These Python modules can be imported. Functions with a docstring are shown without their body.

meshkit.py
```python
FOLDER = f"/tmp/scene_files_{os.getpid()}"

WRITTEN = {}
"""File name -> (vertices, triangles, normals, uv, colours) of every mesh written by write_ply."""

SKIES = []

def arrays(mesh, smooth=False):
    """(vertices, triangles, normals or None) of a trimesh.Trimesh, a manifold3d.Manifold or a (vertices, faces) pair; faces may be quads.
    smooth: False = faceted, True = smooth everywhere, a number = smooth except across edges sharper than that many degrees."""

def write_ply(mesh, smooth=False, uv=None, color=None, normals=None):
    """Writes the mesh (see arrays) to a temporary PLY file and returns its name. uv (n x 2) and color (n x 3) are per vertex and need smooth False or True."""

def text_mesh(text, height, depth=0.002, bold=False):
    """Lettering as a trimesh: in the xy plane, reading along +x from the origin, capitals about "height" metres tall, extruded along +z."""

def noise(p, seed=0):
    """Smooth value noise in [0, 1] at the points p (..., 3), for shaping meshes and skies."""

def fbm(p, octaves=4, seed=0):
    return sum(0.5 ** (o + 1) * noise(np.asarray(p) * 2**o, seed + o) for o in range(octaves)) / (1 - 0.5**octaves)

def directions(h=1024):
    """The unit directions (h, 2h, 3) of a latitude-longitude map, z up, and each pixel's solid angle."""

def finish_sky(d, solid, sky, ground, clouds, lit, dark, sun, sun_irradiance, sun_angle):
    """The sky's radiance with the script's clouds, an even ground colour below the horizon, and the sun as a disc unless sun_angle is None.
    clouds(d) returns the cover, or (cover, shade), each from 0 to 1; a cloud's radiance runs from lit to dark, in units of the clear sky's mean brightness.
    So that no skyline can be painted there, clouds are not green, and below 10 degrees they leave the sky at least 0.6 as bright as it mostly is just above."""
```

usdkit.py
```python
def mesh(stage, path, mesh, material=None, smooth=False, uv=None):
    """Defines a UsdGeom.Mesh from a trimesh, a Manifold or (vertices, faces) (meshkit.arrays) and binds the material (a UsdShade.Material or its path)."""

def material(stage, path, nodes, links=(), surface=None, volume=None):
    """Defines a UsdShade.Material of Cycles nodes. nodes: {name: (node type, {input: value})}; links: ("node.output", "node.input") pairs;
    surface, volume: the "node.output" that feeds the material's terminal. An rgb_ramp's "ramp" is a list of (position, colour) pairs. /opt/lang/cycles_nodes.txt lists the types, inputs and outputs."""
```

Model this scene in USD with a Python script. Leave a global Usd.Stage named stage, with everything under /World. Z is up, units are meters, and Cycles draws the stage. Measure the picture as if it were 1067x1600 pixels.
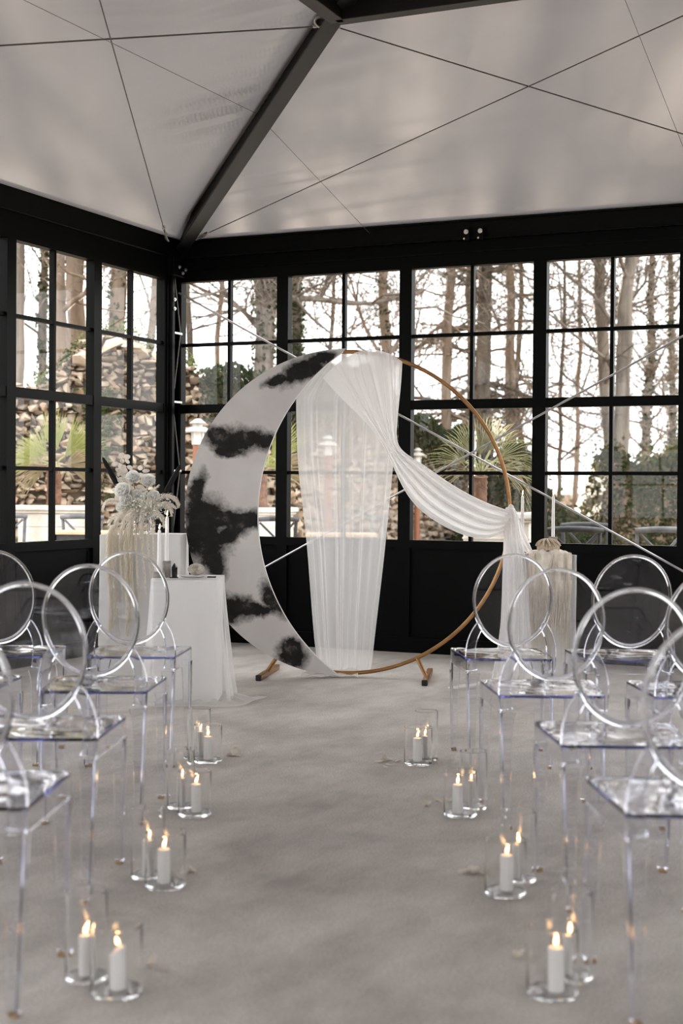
import math, random
import numpy as np, trimesh, manifold3d, usdkit, meshkit
from shapely.geometry import Polygon
from scipy.interpolate import CubicSpline, PchipInterpolator
from pxr import Usd, UsdGeom, UsdLux, UsdShade, Sdf, Gf

stage = Usd.Stage.CreateInMemory()
UsdGeom.SetStageUpAxis(stage, 'Z'); UsdGeom.SetStageMetersPerUnit(stage, 1.0)
UsdGeom.Xform.Define(stage, '/World'); UsdGeom.Scope.Define(stage, '/World/Looks')
RNG = np.random.default_rng(7); random.seed(7)
PI = math.pi

# ------------------------------------------------------------------ camera, sky, sun, exposure
EXPOSURE = 1.62
cam = UsdGeom.Camera.Define(stage, '/World/camera')
cam.CreateFocalLengthAttr(50.0); cam.CreateHorizontalApertureAttr(36 * 1067 / 1600.0); cam.CreateVerticalApertureAttr(36.0)
cam.CreateFStopAttr(2.8); cam.CreateFocusDistanceAttr(8.6); cam.CreateExposureAttr(EXPOSURE)
PITCH, ROLL = math.radians(0.927), math.radians(0.437)
_f = np.array([0, math.cos(PITCH), -math.sin(PITCH)]); _u = np.array([0, math.sin(PITCH), math.cos(PITCH)]); _x = np.array([1., 0, 0])
_r = math.cos(ROLL) * _x + math.sin(ROLL) * _u; _u2 = -math.sin(ROLL) * _x + math.cos(ROLL) * _u
m4 = np.eye(4); m4[0, :3] = _r; m4[1, :3] = _u2; m4[2, :3] = -_f; m4[3, :3] = [0, 0, 1.18]
cam.AddTransformOp().Set(Gf.Matrix4d(*m4.ravel().tolist()))

dome = UsdLux.DomeLight.Define(stage, '/World/sky'); dome.CreateIntensityAttr(0.46); dome.CreateColorAttr(Gf.Vec3f(1.0, 0.985, 0.98))
sun = UsdLux.DistantLight.Define(stage, '/World/sun'); sun.CreateAngleAttr(.7); sun.CreateNormalizeAttr(True); sun.CreateColorAttr(Gf.Vec3f(1.0, 0.86, 0.70)); sun.CreateIntensityAttr(6.0)
SUN_AZ, SUN_EL = math.radians(1.0), math.radians(3.6)          # stands ahead of the camera, low behind the trees
sun.AddRotateXYZOp().Set(Gf.Vec3f(math.degrees(SUN_EL) - 90, 0, math.degrees(SUN_AZ)))

# ------------------------------------------------------------------ helpers
_used = {}
def numbered(parent, name):
    k = (parent, name); n = _used.get(k, 0); _used[k] = n + 1
    return f'{parent}/{name}' if n == 0 else f'{parent}/{name}_{n:03d}'
def tag(p, label=None, cat=None, group=None, kind=None):
    p = p.GetPrim() if hasattr(p, 'GetPrim') else p
    for k, v in (('label', label), ('category', cat), ('group', group), ('kind', kind)):
        if v: p.SetCustomDataByKey(k, v)
    return p
def thing(name, label=None, cat=None, loc=(0, 0, 0), rz=0, group=None, kind=None):
    x = UsdGeom.Xform.Define(stage, numbered('/World', name))
    x.AddTranslateOp().Set(Gf.Vec3d(*map(float, loc))); x.AddRotateZOp().Set(float(rz))
    return tag(x, label, cat, group, kind)
def mat(name, nodes, links=(), surface='p.BSDF', volume=None):
    return usdkit.material(stage, '/World/Looks/' + name, nodes, links, surface=surface, volume=volume)
def part(parent, name, mesh, m, smooth=40, label=None, kind=None):
    path = numbered(str(parent.GetPath()) if parent is not None else '/World', name)
    if isinstance(mesh, list): mesh = join(mesh)
    o = usdkit.mesh(stage, path, mesh, m, smooth=smooth).GetPrim()
    tag(o, label, None, None, kind); return o
def solo(name, mesh, m, label, cat, group=None, kind=None, smooth=40):
    o = part(None, name, mesh, m, smooth); tag(o, label, cat, group, kind); return o
def dup(src, loc, rz, label=None, group=None, scale=None):
    base = src.GetName().rsplit('_', 1)[0] if src.GetName()[-3:].isdigit() else src.GetName()
    x = UsdGeom.Xform.Define(stage, numbered('/World', base)); p = x.GetPrim()
    p.GetReferences().AddInternalReference(src.GetPath()); p.SetInstanceable(True)
    p.GetAttribute('xformOp:translate').Set(Gf.Vec3d(*map(float, loc))); p.GetAttribute('xformOp:rotateZ').Set(float(rz))
    tag(p, label, None, group); return p
def arr(m):
    if isinstance(m, trimesh.Trimesh): return np.asarray(m.vertices), np.asarray(m.faces)
    if hasattr(m, 'to_mesh'):
        q = m.to_mesh(); return np.array(q.vert_properties[:, :3]), np.array(q.tri_verts)
    v, f = np.asarray(m[0], float), np.asarray(m[1], int)
    if f.shape[1] == 4: f = np.vstack([f[:, [0, 1, 2]], f[:, [0, 2, 3]]])
    return v, f
def join(ms):
    V, F, n = [], [], 0
    for m in ms:
        v, f = arr(m); V.append(v); F.append(f + n); n += len(v)
    return np.vstack(V), np.vstack(F)
def move(m, d): v, f = arr(m); return v + np.asarray(d, float), f
def scale(m, s): v, f = arr(m); return v * np.asarray(s, float), f
def rot(m, ax, deg, c=(0, 0, 0)):
    v, f = arr(m); T = trimesh.transformations.rotation_matrix(math.radians(deg), ax)[:3, :3]; c = np.asarray(c, float)
    return (v - c) @ T.T + c, f
def box(x0, x1, y0, y1, z0, z1, b=0.0):
    if b <= 0:
        m = trimesh.creation.box([x1 - x0, y1 - y0, z1 - z0]); m.apply_translation([(x0 + x1) / 2, (y0 + y1) / 2, (z0 + z1) / 2]); return arr(m)
    p = []
    for X, sx in ((x0, 1), (x1, -1)):
        for Y, sy in ((y0, 1), (y1, -1)):
            for Z, sz in ((z0, 1), (z1, -1)):
                p += [(X, Y + sy * b, Z + sz * b), (X + sx * b, Y, Z + sz * b), (X + sx * b, Y + sy * b, Z)]
    return arr(trimesh.convex.convex_hull(np.array(p)))
def frames(P):
    T = np.gradient(P, axis=0); T /= np.linalg.norm(T, axis=1, keepdims=True) + 1e-12
    ref = np.array([0, 0, 1.]) if abs(T[0, 2]) < .9 else np.array([1., 0, 0])
    A = np.zeros_like(P); a = np.cross(T[0], ref)
    for i in range(len(P)):
        a = a - T[i] * (a @ T[i]); a = a / (np.linalg.norm(a) + 1e-12); A[i] = a
    return T, A, np.cross(T, A)
def tube(P, R, sides=8, cap=True, closed=False):
    P = np.asarray(P, float); n = len(P); R = np.broadcast_to(np.asarray(R, float), (n,))
    T, A, B = frames(P); an = np.arange(sides) * 2 * PI / sides
    v = (P[:, None] + R[:, None, None] * (np.cos(an)[None, :, None] * A[:, None] + np.sin(an)[None, :, None] * B[:, None])).reshape(-1, 3)
    m = n if closed else n - 1
    i, j = np.meshgrid(np.arange(m), np.arange(sides), indexing='ij'); i2 = (i + 1) % n
    q = np.stack([i * sides + j, i * sides + (j + 1) % sides, i2 * sides + (j + 1) % sides, i2 * sides + j], -1).reshape(-1, 4)
    f = np.vstack([q[:, [0, 1, 2]], q[:, [0, 2, 3]]])
    if cap and not closed:
        v = np.vstack([v, P[0], P[-1]]); k = np.arange(sides); a, b = len(v) - 2, len(v) - 1
        f = np.vstack([f, np.stack([np.full(sides, a), (k + 1) % sides, k], 1), np.stack([np.full(sides, b), (n - 1) * sides + k, (n - 1) * sides + (k + 1) % sides], 1)])
    return v, f
def tubes(items):
    """many thin open tubes at once: items (points, radii, sides)"""
    by, V, F, n0 = {}, [], [], 0
    for P, R, k in items: by.setdefault((len(P), k), []).append((P, R))
    for (n, k), L in by.items():
        P = np.array([a for a, _ in L]); R = np.array([np.broadcast_to(r, (n,)) for _, r in L]); T = np.gradient(P, axis=1); T /= np.linalg.norm(T, axis=2, keepdims=True) + 1e-12
        d = P[:, -1] - P[:, 0]; ref = np.where(np.abs(d[:, 2:]) < .8 * np.linalg.norm(d, axis=1, keepdims=True), [[0, 0, 1.]], [[1., 0, 0]])[:, None]
        A = np.cross(T, ref); A /= np.linalg.norm(A, axis=2, keepdims=True) + 1e-12; B = np.cross(T, A); an = np.arange(k) * 2 * PI / k
        v = P[:, :, None] + R[:, :, None, None] * (np.cos(an)[:, None] * A[:, :, None] + np.sin(an)[:, None] * B[:, :, None]); i, j = np.meshgrid(np.arange(n - 1), np.arange(k), indexing='ij')
        q = np.stack([i * k + j, i * k + (j + 1) % k, (i + 1) * k + (j + 1) % k, (i + 1) * k + j], -1).reshape(-1, 4); f = np.vstack([q[:, [0, 1, 2]], q[:, [0, 2, 3]]])
        V.append(v.reshape(-1, 3)); F.append((f[None] + (np.arange(len(L)) * n * k)[:, None, None]).reshape(-1, 3) + n0); n0 += len(L) * n * k
    return np.vstack(V), np.vstack(F)
def lathe(prof, n=32):
    prof = np.asarray(prof, float); a = np.arange(n) * 2 * PI / n
    v = np.stack([prof[:, None, 0] * np.cos(a), prof[:, None, 0] * np.sin(a), np.broadcast_to(prof[:, None, 1], (len(prof), n))], -1).reshape(-1, 3)
    i, j = np.meshgrid(np.arange(len(prof) - 1), np.arange(n), indexing='ij')
    q = np.stack([i * n + j, i * n + (j + 1) % n, (i + 1) * n + (j + 1) % n, (i + 1) * n + j], -1).reshape(-1, 4)
    m = trimesh.Trimesh(v, np.vstack([q[:, [0, 1, 2]], q[:, [0, 2, 3]]]), process=False)
    m.merge_vertices(digits_vertex=7); m.update_faces(m.nondegenerate_faces()); return arr(m)
def grid(fn, nu, nv):
    u, v = np.meshgrid(np.linspace(0, 1, nu), np.linspace(0, 1, nv), indexing='ij')
    P = np.asarray(fn(u, v)); P = np.moveaxis(P, 0, -1).reshape(-1, 3)
    i, j = np.meshgrid(np.arange(nu - 1), np.arange(nv - 1), indexing='ij'); a = i * nv + j
    q = np.stack([a, a + nv, a + nv + 1, a + 1], -1).reshape(-1, 4)
    return P, np.vstack([q[:, [0, 1, 2]], q[:, [0, 2, 3]]])
def loft(secs):
    """closed polygon sections (same count, ccw seen from above), bottom to top"""
    n = len(secs[0]); v = np.vstack(secs); F = []
    for k in range(len(secs) - 1):
        for j in range(n):
            a, b = k * n + j, k * n + (j + 1) % n; F += [(a, b, b + n), (a, b + n, a + n)]
    vt, ft = trimesh.creation.triangulate_polygon(Polygon(np.asarray(secs[0])[:, :2]), engine='earcut')
    idx = [int(np.argmin(np.linalg.norm(np.asarray(secs[0])[:, :2] - q, axis=1))) for q in vt]
    for t in ft:
        a, b, c = (idx[i] for i in t); p, q, r = (np.asarray(secs[0])[i, :2] for i in (a, b, c))
        if (q - p)[0] * (r - p)[1] - (q - p)[1] * (r - p)[0] < 0: b, c = c, b
        F.append((a, c, b)); o = (len(secs) - 1) * n; F.append((a + o, b + o, c + o))
    return v, np.array(F)
def ribbon(P, W, t):
    """flat bar swept along P: width W along (tangent x Y), thickness t about Y"""
    P = np.asarray(P, float); T = np.gradient(P, axis=0); T /= np.linalg.norm(T, axis=1, keepdims=True)
    w = np.cross(T, [0, 1., 0]); w /= np.linalg.norm(w, axis=1, keepdims=True); y = np.cross(w, T)
    W = np.broadcast_to(W, (len(P),))[:, None]; b = t * .35
    prof = [(-.5, -.5 + .3), (-.5 + 0, .5 - .3), (-.44, .5), (.44, .5), (.5, .2), (.5, -.2), (.44, -.5), (-.44, -.5)]
    v = np.stack([P + a * W * w + c * t * y for a, c in prof], 1).reshape(-1, 3); n = len(prof); F = []
    for k in range(len(P) - 1):
        for j in range(n):
            a, b = k * n + j, k * n + (j + 1) % n; F += [(a, b, b + n), (a, b + n, a + n)]
    for j in range(1, n - 1):
        F.append((0, j + 1, j)); o = (len(P) - 1) * n; F.append((o, o + j, o + j + 1))
    m = trimesh.Trimesh(v, F, process=False); trimesh.repair.fix_normals(m); return arr(m)
def spl(pts, n, kind=CubicSpline):
    pts = np.asarray(pts, float); t = np.r_[0, np.cumsum(np.linalg.norm(np.diff(pts, axis=0), axis=1))]
    return kind(t / t[-1], pts, axis=0)(np.linspace(0, 1, n))
def leaf_cloud(P, N, size, seed, jitter=.8):
    """small two-triangle leaves at the points P facing about N"""
    r = np.random.default_rng(seed); n = len(P)
    N = N + r.normal(0, jitter, (n, 3)); N /= np.linalg.norm(N, axis=1, keepdims=True)
    A = np.cross(N, r.normal(0, 1, (n, 3))); A /= np.linalg.norm(A, axis=1, keepdims=True) + 1e-9; B = np.cross(N, A)
    s = (size * r.uniform(.6, 1.3, n))[:, None]
    v = np.stack([P - A * s, P + B * s * .6 + N * s * .15, P + A * s, P - B * s * .6 + N * s * .15], 1).reshape(-1, 3)
    k = np.arange(n)[:, None] * 4
    return v, np.vstack([k + [0, 1, 2], k + [0, 2, 3]])

# ------------------------------------------------------------------ materials
def plain(name, col, rough=.5, metal=0., spec=.5, **kw):
    return mat(name, {'p': ('principled_bsdf', dict(base_color=col, roughness=rough, metallic=metal, specular_ior_level=spec, **kw))})
def noisy(name, c0, c1, sc, rough=.7, bump=0., bsc=None, detail=5, metal=0., stretch=(1, 1, 1), spec=.4, lo=.35, hi=.65, bdist=.01, rand=0.):
    nd = {'g': ('texture_coordinate', {}), 'mp': ('mapping', {'scale': stretch}), 'n': ('noise_texture', {'scale': sc, 'detail': detail, 'roughness': .6}),
          'r': ('rgb_ramp', {'ramp': [(lo, c0), (hi, c1)]}), 'p': ('principled_bsdf', {'roughness': rough, 'metallic': metal, 'specular_ior_level': spec})}
    ln = [('g.object', 'mp.vector'), ('mp.vector', 'n.vector'), ('n.fac', 'r.fac')]
    if rand:
        nd.update({'oi': ('geometry', {}), 'mr': ('map_range', {'to_min': 1 - rand, 'to_max': 1 + rand}), 'hv': ('hsv', {})})
        ln += [('oi.random_per_island', 'mr.value'), ('mr.result', 'hv.value'), ('r.color', 'hv.color'), ('hv.color', 'p.base_color')]
    else: ln.append(('r.color', 'p.base_color'))
    if bump:
        nd.update({'bn': ('noise_texture', {'scale': bsc or sc * 4, 'detail': 6, 'roughness': .65}), 'b': ('bump', {'strength': bump, 'distance': bdist})})
        ln += [('mp.vector', 'bn.vector'), ('bn.fac', 'b.height'), ('b.normal', 'p.normal')]
    return mat(name, nd, ln)
def sheer(name, col, o0, o1, trans=.5):
    """woven gauze: partly see-through, denser where seen edge-on"""
    return mat(name, {'lw': ('layer_weight', {'blend': .35}), 'mr': ('map_range', {'to_min': o0, 'to_max': o1}), 't': ('transparent_bsdf', {}), 'd': ('diffuse_bsdf', {'color': col}),
                      'l': ('translucent_bsdf', {'color': col}), 'dl': ('mix_closure', {'fac': trans}), 'm': ('mix_closure', {})},
               [('lw.facing', 'mr.value'), ('mr.result', 'm.fac'), ('d.BSDF', 'dl.closure1'), ('l.BSDF', 'dl.closure2'), ('t.BSDF', 'm.closure1'), ('dl.closure', 'm.closure2')], surface='m.closure')
def leafy(name, c0, c1, sc=3., tr=.35):
    return mat(name, {'g': ('geometry', {}), 'r': ('rgb_ramp', {'ramp': [(0, c0), (1, c1)]}), 'd': ('diffuse_bsdf', {}), 'l': ('translucent_bsdf', {}), 'm': ('mix_closure', {'fac': tr})},
               [('g.random_per_island', 'r.fac'), ('r.color', 'd.color'), ('r.color', 'l.color'), ('d.BSDF', 'm.closure1'), ('l.BSDF', 'm.closure2')], surface='m.closure')

M = {}
M['frame'] = plain('black_frame_paint', (.003, .0036, .0033), .42, spec=.05)
M['beam'] = plain('dark_steel_paint', (.0035, .004, .0037), .36, spec=.08)
M['hip'] = plain('hip_steel_paint', (.012, .0115, .011), .40, spec=.3)
M['galv'] = plain('galvanised_steel', (.55, .55, .57), .33, .85)
M['cable'] = plain('steel_cable', (.16, .15, .14), .5, .4)
M['chrome'] = plain('shackle_steel', (.72, .70, .67), .38, .9)
M['pane'] = mat('window_glass', {'w': ('layer_weight', {'blend': .5}), 'pw': ('math', {'math_type': 'power', 'value2': 5.}), 'f': ('math', {'math_type': 'multiply_add', 'value2': .96, 'value3': .02}), 't': ('transparent_bsdf', {'color': (.95, .96, .95)}), 'g': ('glossy_bsdf', {'roughness': 0., 'color': (1, 1, 1)}), 'm': ('mix_closure', {})},
                [('w.facing', 'pw.value1'), ('pw.value', 'f.value1'), ('f.value', 'm.fac'), ('t.BSDF', 'm.closure1'), ('g.BSDF', 'm.closure2')], surface='m.closure')
M['membrane'] = mat('roof_membrane', {'g': ('texture_coordinate', {}), 'n': ('noise_texture', {'scale': .8, 'detail': 3}), 'r': ('rgb_ramp', {'ramp': [(.3, (.315, .302, .302)), (.7, (.345, .332, .332))]}),
        'p': ('principled_bsdf', {'roughness': .38, 'specular_ior_level': .45}), 'l': ('translucent_bsdf', {}), 'm': ('mix_closure', {'fac': .12})},
        [('g.object', 'n.vector'), ('n.fac', 'r.fac'), ('r.color', 'p.base_color'), ('r.color', 'l.color'), ('p.BSDF', 'm.closure1'), ('l.BSDF', 'm.closure2')], surface='m.closure')
M['floor'] = mat('concrete_floor', {'g': ('texture_coordinate', {}),
        'n1': ('noise_texture', {'scale': .9, 'detail': 7, 'roughness': .62, 'distortion': .6}), 'r1': ('rgb_ramp', {'ramp': [(.30, (.385, .355, .335)), (.5, (.505, .475, .45)), (.68, (.60, .57, .545))]}),
        'mp': ('mapping', {'scale': (1, .45, 1)}), 'n4': ('noise_texture', {'scale': 3.6, 'detail': 5, 'roughness': .7}), 'r4': ('rgb_ramp', {'ramp': [(.34, (.66, .645, .63)), (.60, (1.06, 1.06, 1.06))]}), 'm4': ('mix_color', {'blend_type': 'multiply', 'fac': .75}),
        'n2': ('noise_texture', {'scale': 140, 'detail': 3, 'roughness': .7}), 'r2': ('rgb_ramp', {'ramp': [(.34, (.60, .58, .56)), (.62, (1.22, 1.21, 1.20))]}), 'm': ('mix_color', {'blend_type': 'multiply', 'fac': .8, 'use_clamp': False}),
        'b': ('bump', {'strength': .25, 'distance': .004}), 'p': ('principled_bsdf', {'roughness': .62, 'specular_ior_level': .35})},
        [('g.object', 'n1.vector'), ('g.object', 'n2.vector'), ('g.object', 'mp.vector'), ('mp.vector', 'n4.vector'), ('n1.fac', 'r1.fac'), ('n2.fac', 'r2.fac'), ('n4.fac', 'r4.fac'), ('r1.color', 'm4.a'), ('r4.color', 'm4.b'),
         ('m4.result', 'm.a'), ('r2.color', 'm.b'), ('m.result', 'p.base_color'), ('n2.fac', 'b.height'), ('b.normal', 'p.normal')])
M['acrylic'] = mat('clear_acrylic', {'p': ('principled_bsdf', dict(base_color=(.985, .99, 1.), roughness=.015, ior=1.47, transmission_weight=1.)), 'v': ('absorption_volume', {'color': (.56, .60, .86), 'density': 10.})}, volume='v.volume')
M['glass'] = mat('vase_glass', {'p': ('principled_bsdf', dict(base_color=(1., 1., 1.), roughness=.0, ior=1.45, transmission_weight=1.))})
M['cork'] = plain('foot_cap_cork', (.36, .24, .14), .8)
M['wax'] = plain('white_wax', (.97, .955, .95), .45)
M['wick'] = plain('burnt_wick', (.02, .015, .012), .9)
M['flame'] = mat('candle_flame', {'lw': ('layer_weight', {'blend': .5}), 'r': ('rgb_ramp', {'ramp': [(0., (1., .70, .34)), (.5, (1., .42, .12)), (1., (.55, .12, .02))]}), 'e': ('emission', {'strength': 5.5})},
                 [('lw.facing', 'r.fac'), ('r.color', 'e.color')], surface='e.emission')
M['sheer'] = sheer('white_gauze', (.96, .95, .945), .64, .97, .58)
M['swag'] = sheer('gathered_gauze', (.97, .96, .955), .84, 1.0, .55)
M['tulle'] = sheer('fine_tulle', (.90, .89, .885), .25, .85)
M['white'] = plain('white_board', (.84, .83, .825), .6)
M['linen'] = mat('white_linen', {'d': ('diffuse_bsdf', {'color': (.87, .86, .855)}), 'l': ('translucent_bsdf', {'color': (.87, .86, .855)}), 'm': ('mix_closure', {'fac': .2})}, [('d.BSDF', 'm.closure1'), ('l.BSDF', 'm.closure2')], surface='m.closure')
M['copper'] = noisy('copper_tube', (.30, .155, .062), (.40, .215, .088), 9, .36, metal=.8, stretch=(1, 1, 3))
M['rubber'] = plain('black_rubber', (.012, .012, .012), .7)
M['cream'] = noisy('cream_fringe', (.76, .69, .59), (.88, .82, .73), 25, .85)
M['stonecyl'] = noisy('grey_stone', (.26, .235, .21), (.42, .39, .36), 40, .8, .4)
M['obsidian'] = plain('black_crystal', (.006, .006, .007), .12)
M['geode'] = noisy('geode_stone', (.30, .25, .21), (.62, .56, .50), 30, .55, .6)
M['plate'] = plain('white_plate', (.75, .74, .73), .25)
M['petal'] = leafy('white_petal', (.96, .955, .935), (.985, .98, .965), tr=.5)
M['pampas'] = leafy('pampas_plume', (.92, .875, .81), (.97, .945, .90), tr=.5)
M['lunaria'] = leafy('honesty_disc', (.91, .87, .82), (.97, .945, .91), tr=.5)
M['amar'] = leafy('hanging_amaranth', (.93, .88, .78), (.98, .955, .89), tr=.45)
M['bulrush'] = plain('black_bulrush', (.007, .007, .007), .95)
M['stem'] = plain('green_stem', (.20, .23, .12), .7)
M['gyp'] = plain('gypsophila', (.80, .80, .72), .9)
M['fallen'] = leafy('fallen_petal', (.74, .68, .60), (.90, .86, .80), tr=.25)

# ------------------------------------------------------------------ the room shell
YAW = 24.11
EX, EN = np.array([math.cos(math.radians(YAW)), -math.sin(math.radians(YAW)), 0]), np.array([math.sin(math.radians(YAW)), math.cos(math.radians(YAW)), 0])
CORNER = np.array([-1.287, 11.104, 0.0])
UW, VL, SL, ZM = 9.0, 11.3, .318, 3.13             # room width, length, roof slope, membrane height at the wall
def W(u, v, z=0.0): return CORNER + EX * u - EN * v + np.array([0, 0, z])
def room(name, kind='structure', label=None, cat=None): return thing(name, label, cat, CORNER, -YAW, None, kind)     # local x = u, local y = -v

fl = room('floor', label='mottled grey-beige concrete floor of the glazed hall'); part(fl, 'concrete_slab', box(-.15, UW + .15, -VL - .15, .15, -.12, 0), M['floor'], False)

BAYZ = dict(top=2.77, bars=(2.285, 1.30), mid=1.79, bot=.815)
def bay_parts(t, w, to3):
    """One glazed bay w wide with its posts inside; to3 maps (s, depth, z) meshes to the parent's space."""
    h, d0, d1 = .047, -.035, .035
    def P(n, m, mt=M['frame']): return part(t, n, to3(join(m) if isinstance(m, list) else m), mt, False)
    for s0 in (0, w - h): P('stile', box(s0, s0 + h, d0, d1, 0, 2.95))
    a, b = h, w - h
    P('top_rail', box(a, b, d0, d1, 2.77, 2.95)); P('middle_rail', box(a, b, d0 + .004, d1 - .004, 1.757, 1.823)); P('sill_rail', box(a, b, d0, d1, .755, .815))
    P('bottom_rail', box(a, b, d0, d1, .0, .11))
    P('lower_panel', [box(a, b, -.012, .012, .11, .755), box(a + .03, a + .04, .012, .02, .13, .735), box(b - .04, b - .03, .012, .02, .13, .735)])
    c = (a + b) / 2; g = .0125
    P('glazing_bar', box(c - g, c + g, -.02, .02, 1.823, 2.77)); P('glazing_bar', box(c - g, c + g, -.02, .02, .815, 1.757))
    for z in BAYZ['bars']:
        P('glazing_bar', box(a, c - g, -.018, .018, z - g, z + g)); P('glazing_bar', box(c + g, b, -.018, .018, z - g, z + g))
    rows = [(.815, 1.2875), (1.3125, 1.757), (1.823, 2.2725), (2.2975, 2.77)]
    for x0, x1 in ((a, c - g), (c + g, b)):
        for z0, z1 in rows:
            tl = RNG.normal(0, .0015, 2)        # each pane sits a hair out of true in its putty
            v = np.array([(x, (x - (x0 + x1) / 2) * tl[0] + (z - (z0 + z1) / 2) * tl[1], z) for x, z in ((x0, z0), (x1, z0), (x1, z1), (x0, z1))])
            P('pane', (v, np.array([[0, 1, 2], [0, 2, 3]])), M['pane'])
    return t
back = lambda u0: (lambda m: move(m, (u0, 0, 0)))
def left_to(v0):                                    # s runs along v, depth along -u (outwards)
    def f(m):
        v, F = arr(m); return np.stack([v[:, 1], -(v0 + v[:, 0]), v[:, 2]], 1), F
    return f
nwin = 0
def window(w, to3, label):
    global nwin; nwin += 1
    t = room(f'window_{nwin}', label=label, cat='window'); return bay_parts(t, w, to3)
ub = [0.005, .927, 1.919, 2.92, 3.925, 4.93]
bl = ['first black-framed window of the long wall, right of the corner column behind the painted crescent', 'second black-framed window from the corner, behind the sheer curtain', 'third black-framed window from the corner, behind the right half of the ring',
      'fourth black-framed window from the corner, above the right-hand chairs', 'black-framed window of the long wall cut by the right edge of the photo']
for k in range(5): window(ub[k + 1] - ub[k], back(ub[k]), bl[k])
vb = [.21, 1.15, 2.13, 3.11]
ll = ['black-framed left-wall window nearest the corner, behind the flowers', 'black-framed left-wall window with a palm and white planter seen through it', 'left-wall window at the left edge of the photo, only a sliver seen']
for k in range(3): window(vb[k + 1] - vb[k], left_to(vb[k]), ll[k])

def glazed_run(name, label, s0, s1, pitch, to3):
    """the rest of a glazed wall, outside the picture"""
    t = room(name, label=label); n = max(1, round((s1 - s0) / pitch)); q = (s1 - s0) / n; B = []
    for k in range(n + 1): B.append(box(s0 + k * q - .045, s0 + k * q + .045, -.035, .035, 0, 2.95))
    for z0, z1 in ((2.77, 2.95), (1.757, 1.823), (.755, .815), (0, .11)): B.append(box(s0, s1, -.03, .03, z0, z1))
    for z in BAYZ['bars']: B.append(box(s0, s1, -.015, .015, z - .0125, z + .0125))
    for k in range(n): B.append(box(s0 + (k + .5) * q - .0125, s0 + (k + .5) * q + .0125, -.015, .015, .815, 2.77))
    B.append(box(s0, s1, -.012, .012, .11, .755)); part(t, 'frame', to3(join(B)), M['frame'], False)
    v = np.array([(s0, 0, .815), (s1, 0, .815), (s1, 0, 2.77), (s0, 0, 2.77)]); part(t, 'pane', to3((v, np.array([[0, 1, 2], [0, 2, 3]]))), M['pane'], False)
def right_to(m): v, F = arr(m); return np.stack([UW - v[:, 1], -v[:, 0], v[:, 2]], 1), F
def front_to(m): v, F = arr(m); return np.stack([v[:, 0], -VL - v[:, 1], v[:, 2]], 1), F
glazed_run('wall_back', 'rest of the long glazed wall beyond the right edge', 4.98, UW, 1.0, lambda m: m)
glazed_run('wall_left', 'rest of the left glazed wall towards the camera', 3.16, VL, 1.0, left_to(0))
glazed_run('wall_right', 'glazed wall on the right, out of view, set near for window light', 0, VL, 1.0, right_to)  # out of view, set close so its windows light the room more
glazed_run('wall_front', 'glazed wall behind the camera, out of view, set near for window light', 0, UW, 1.0, front_to)  # unseen, set close behind to light surfaces facing the camera

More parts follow.
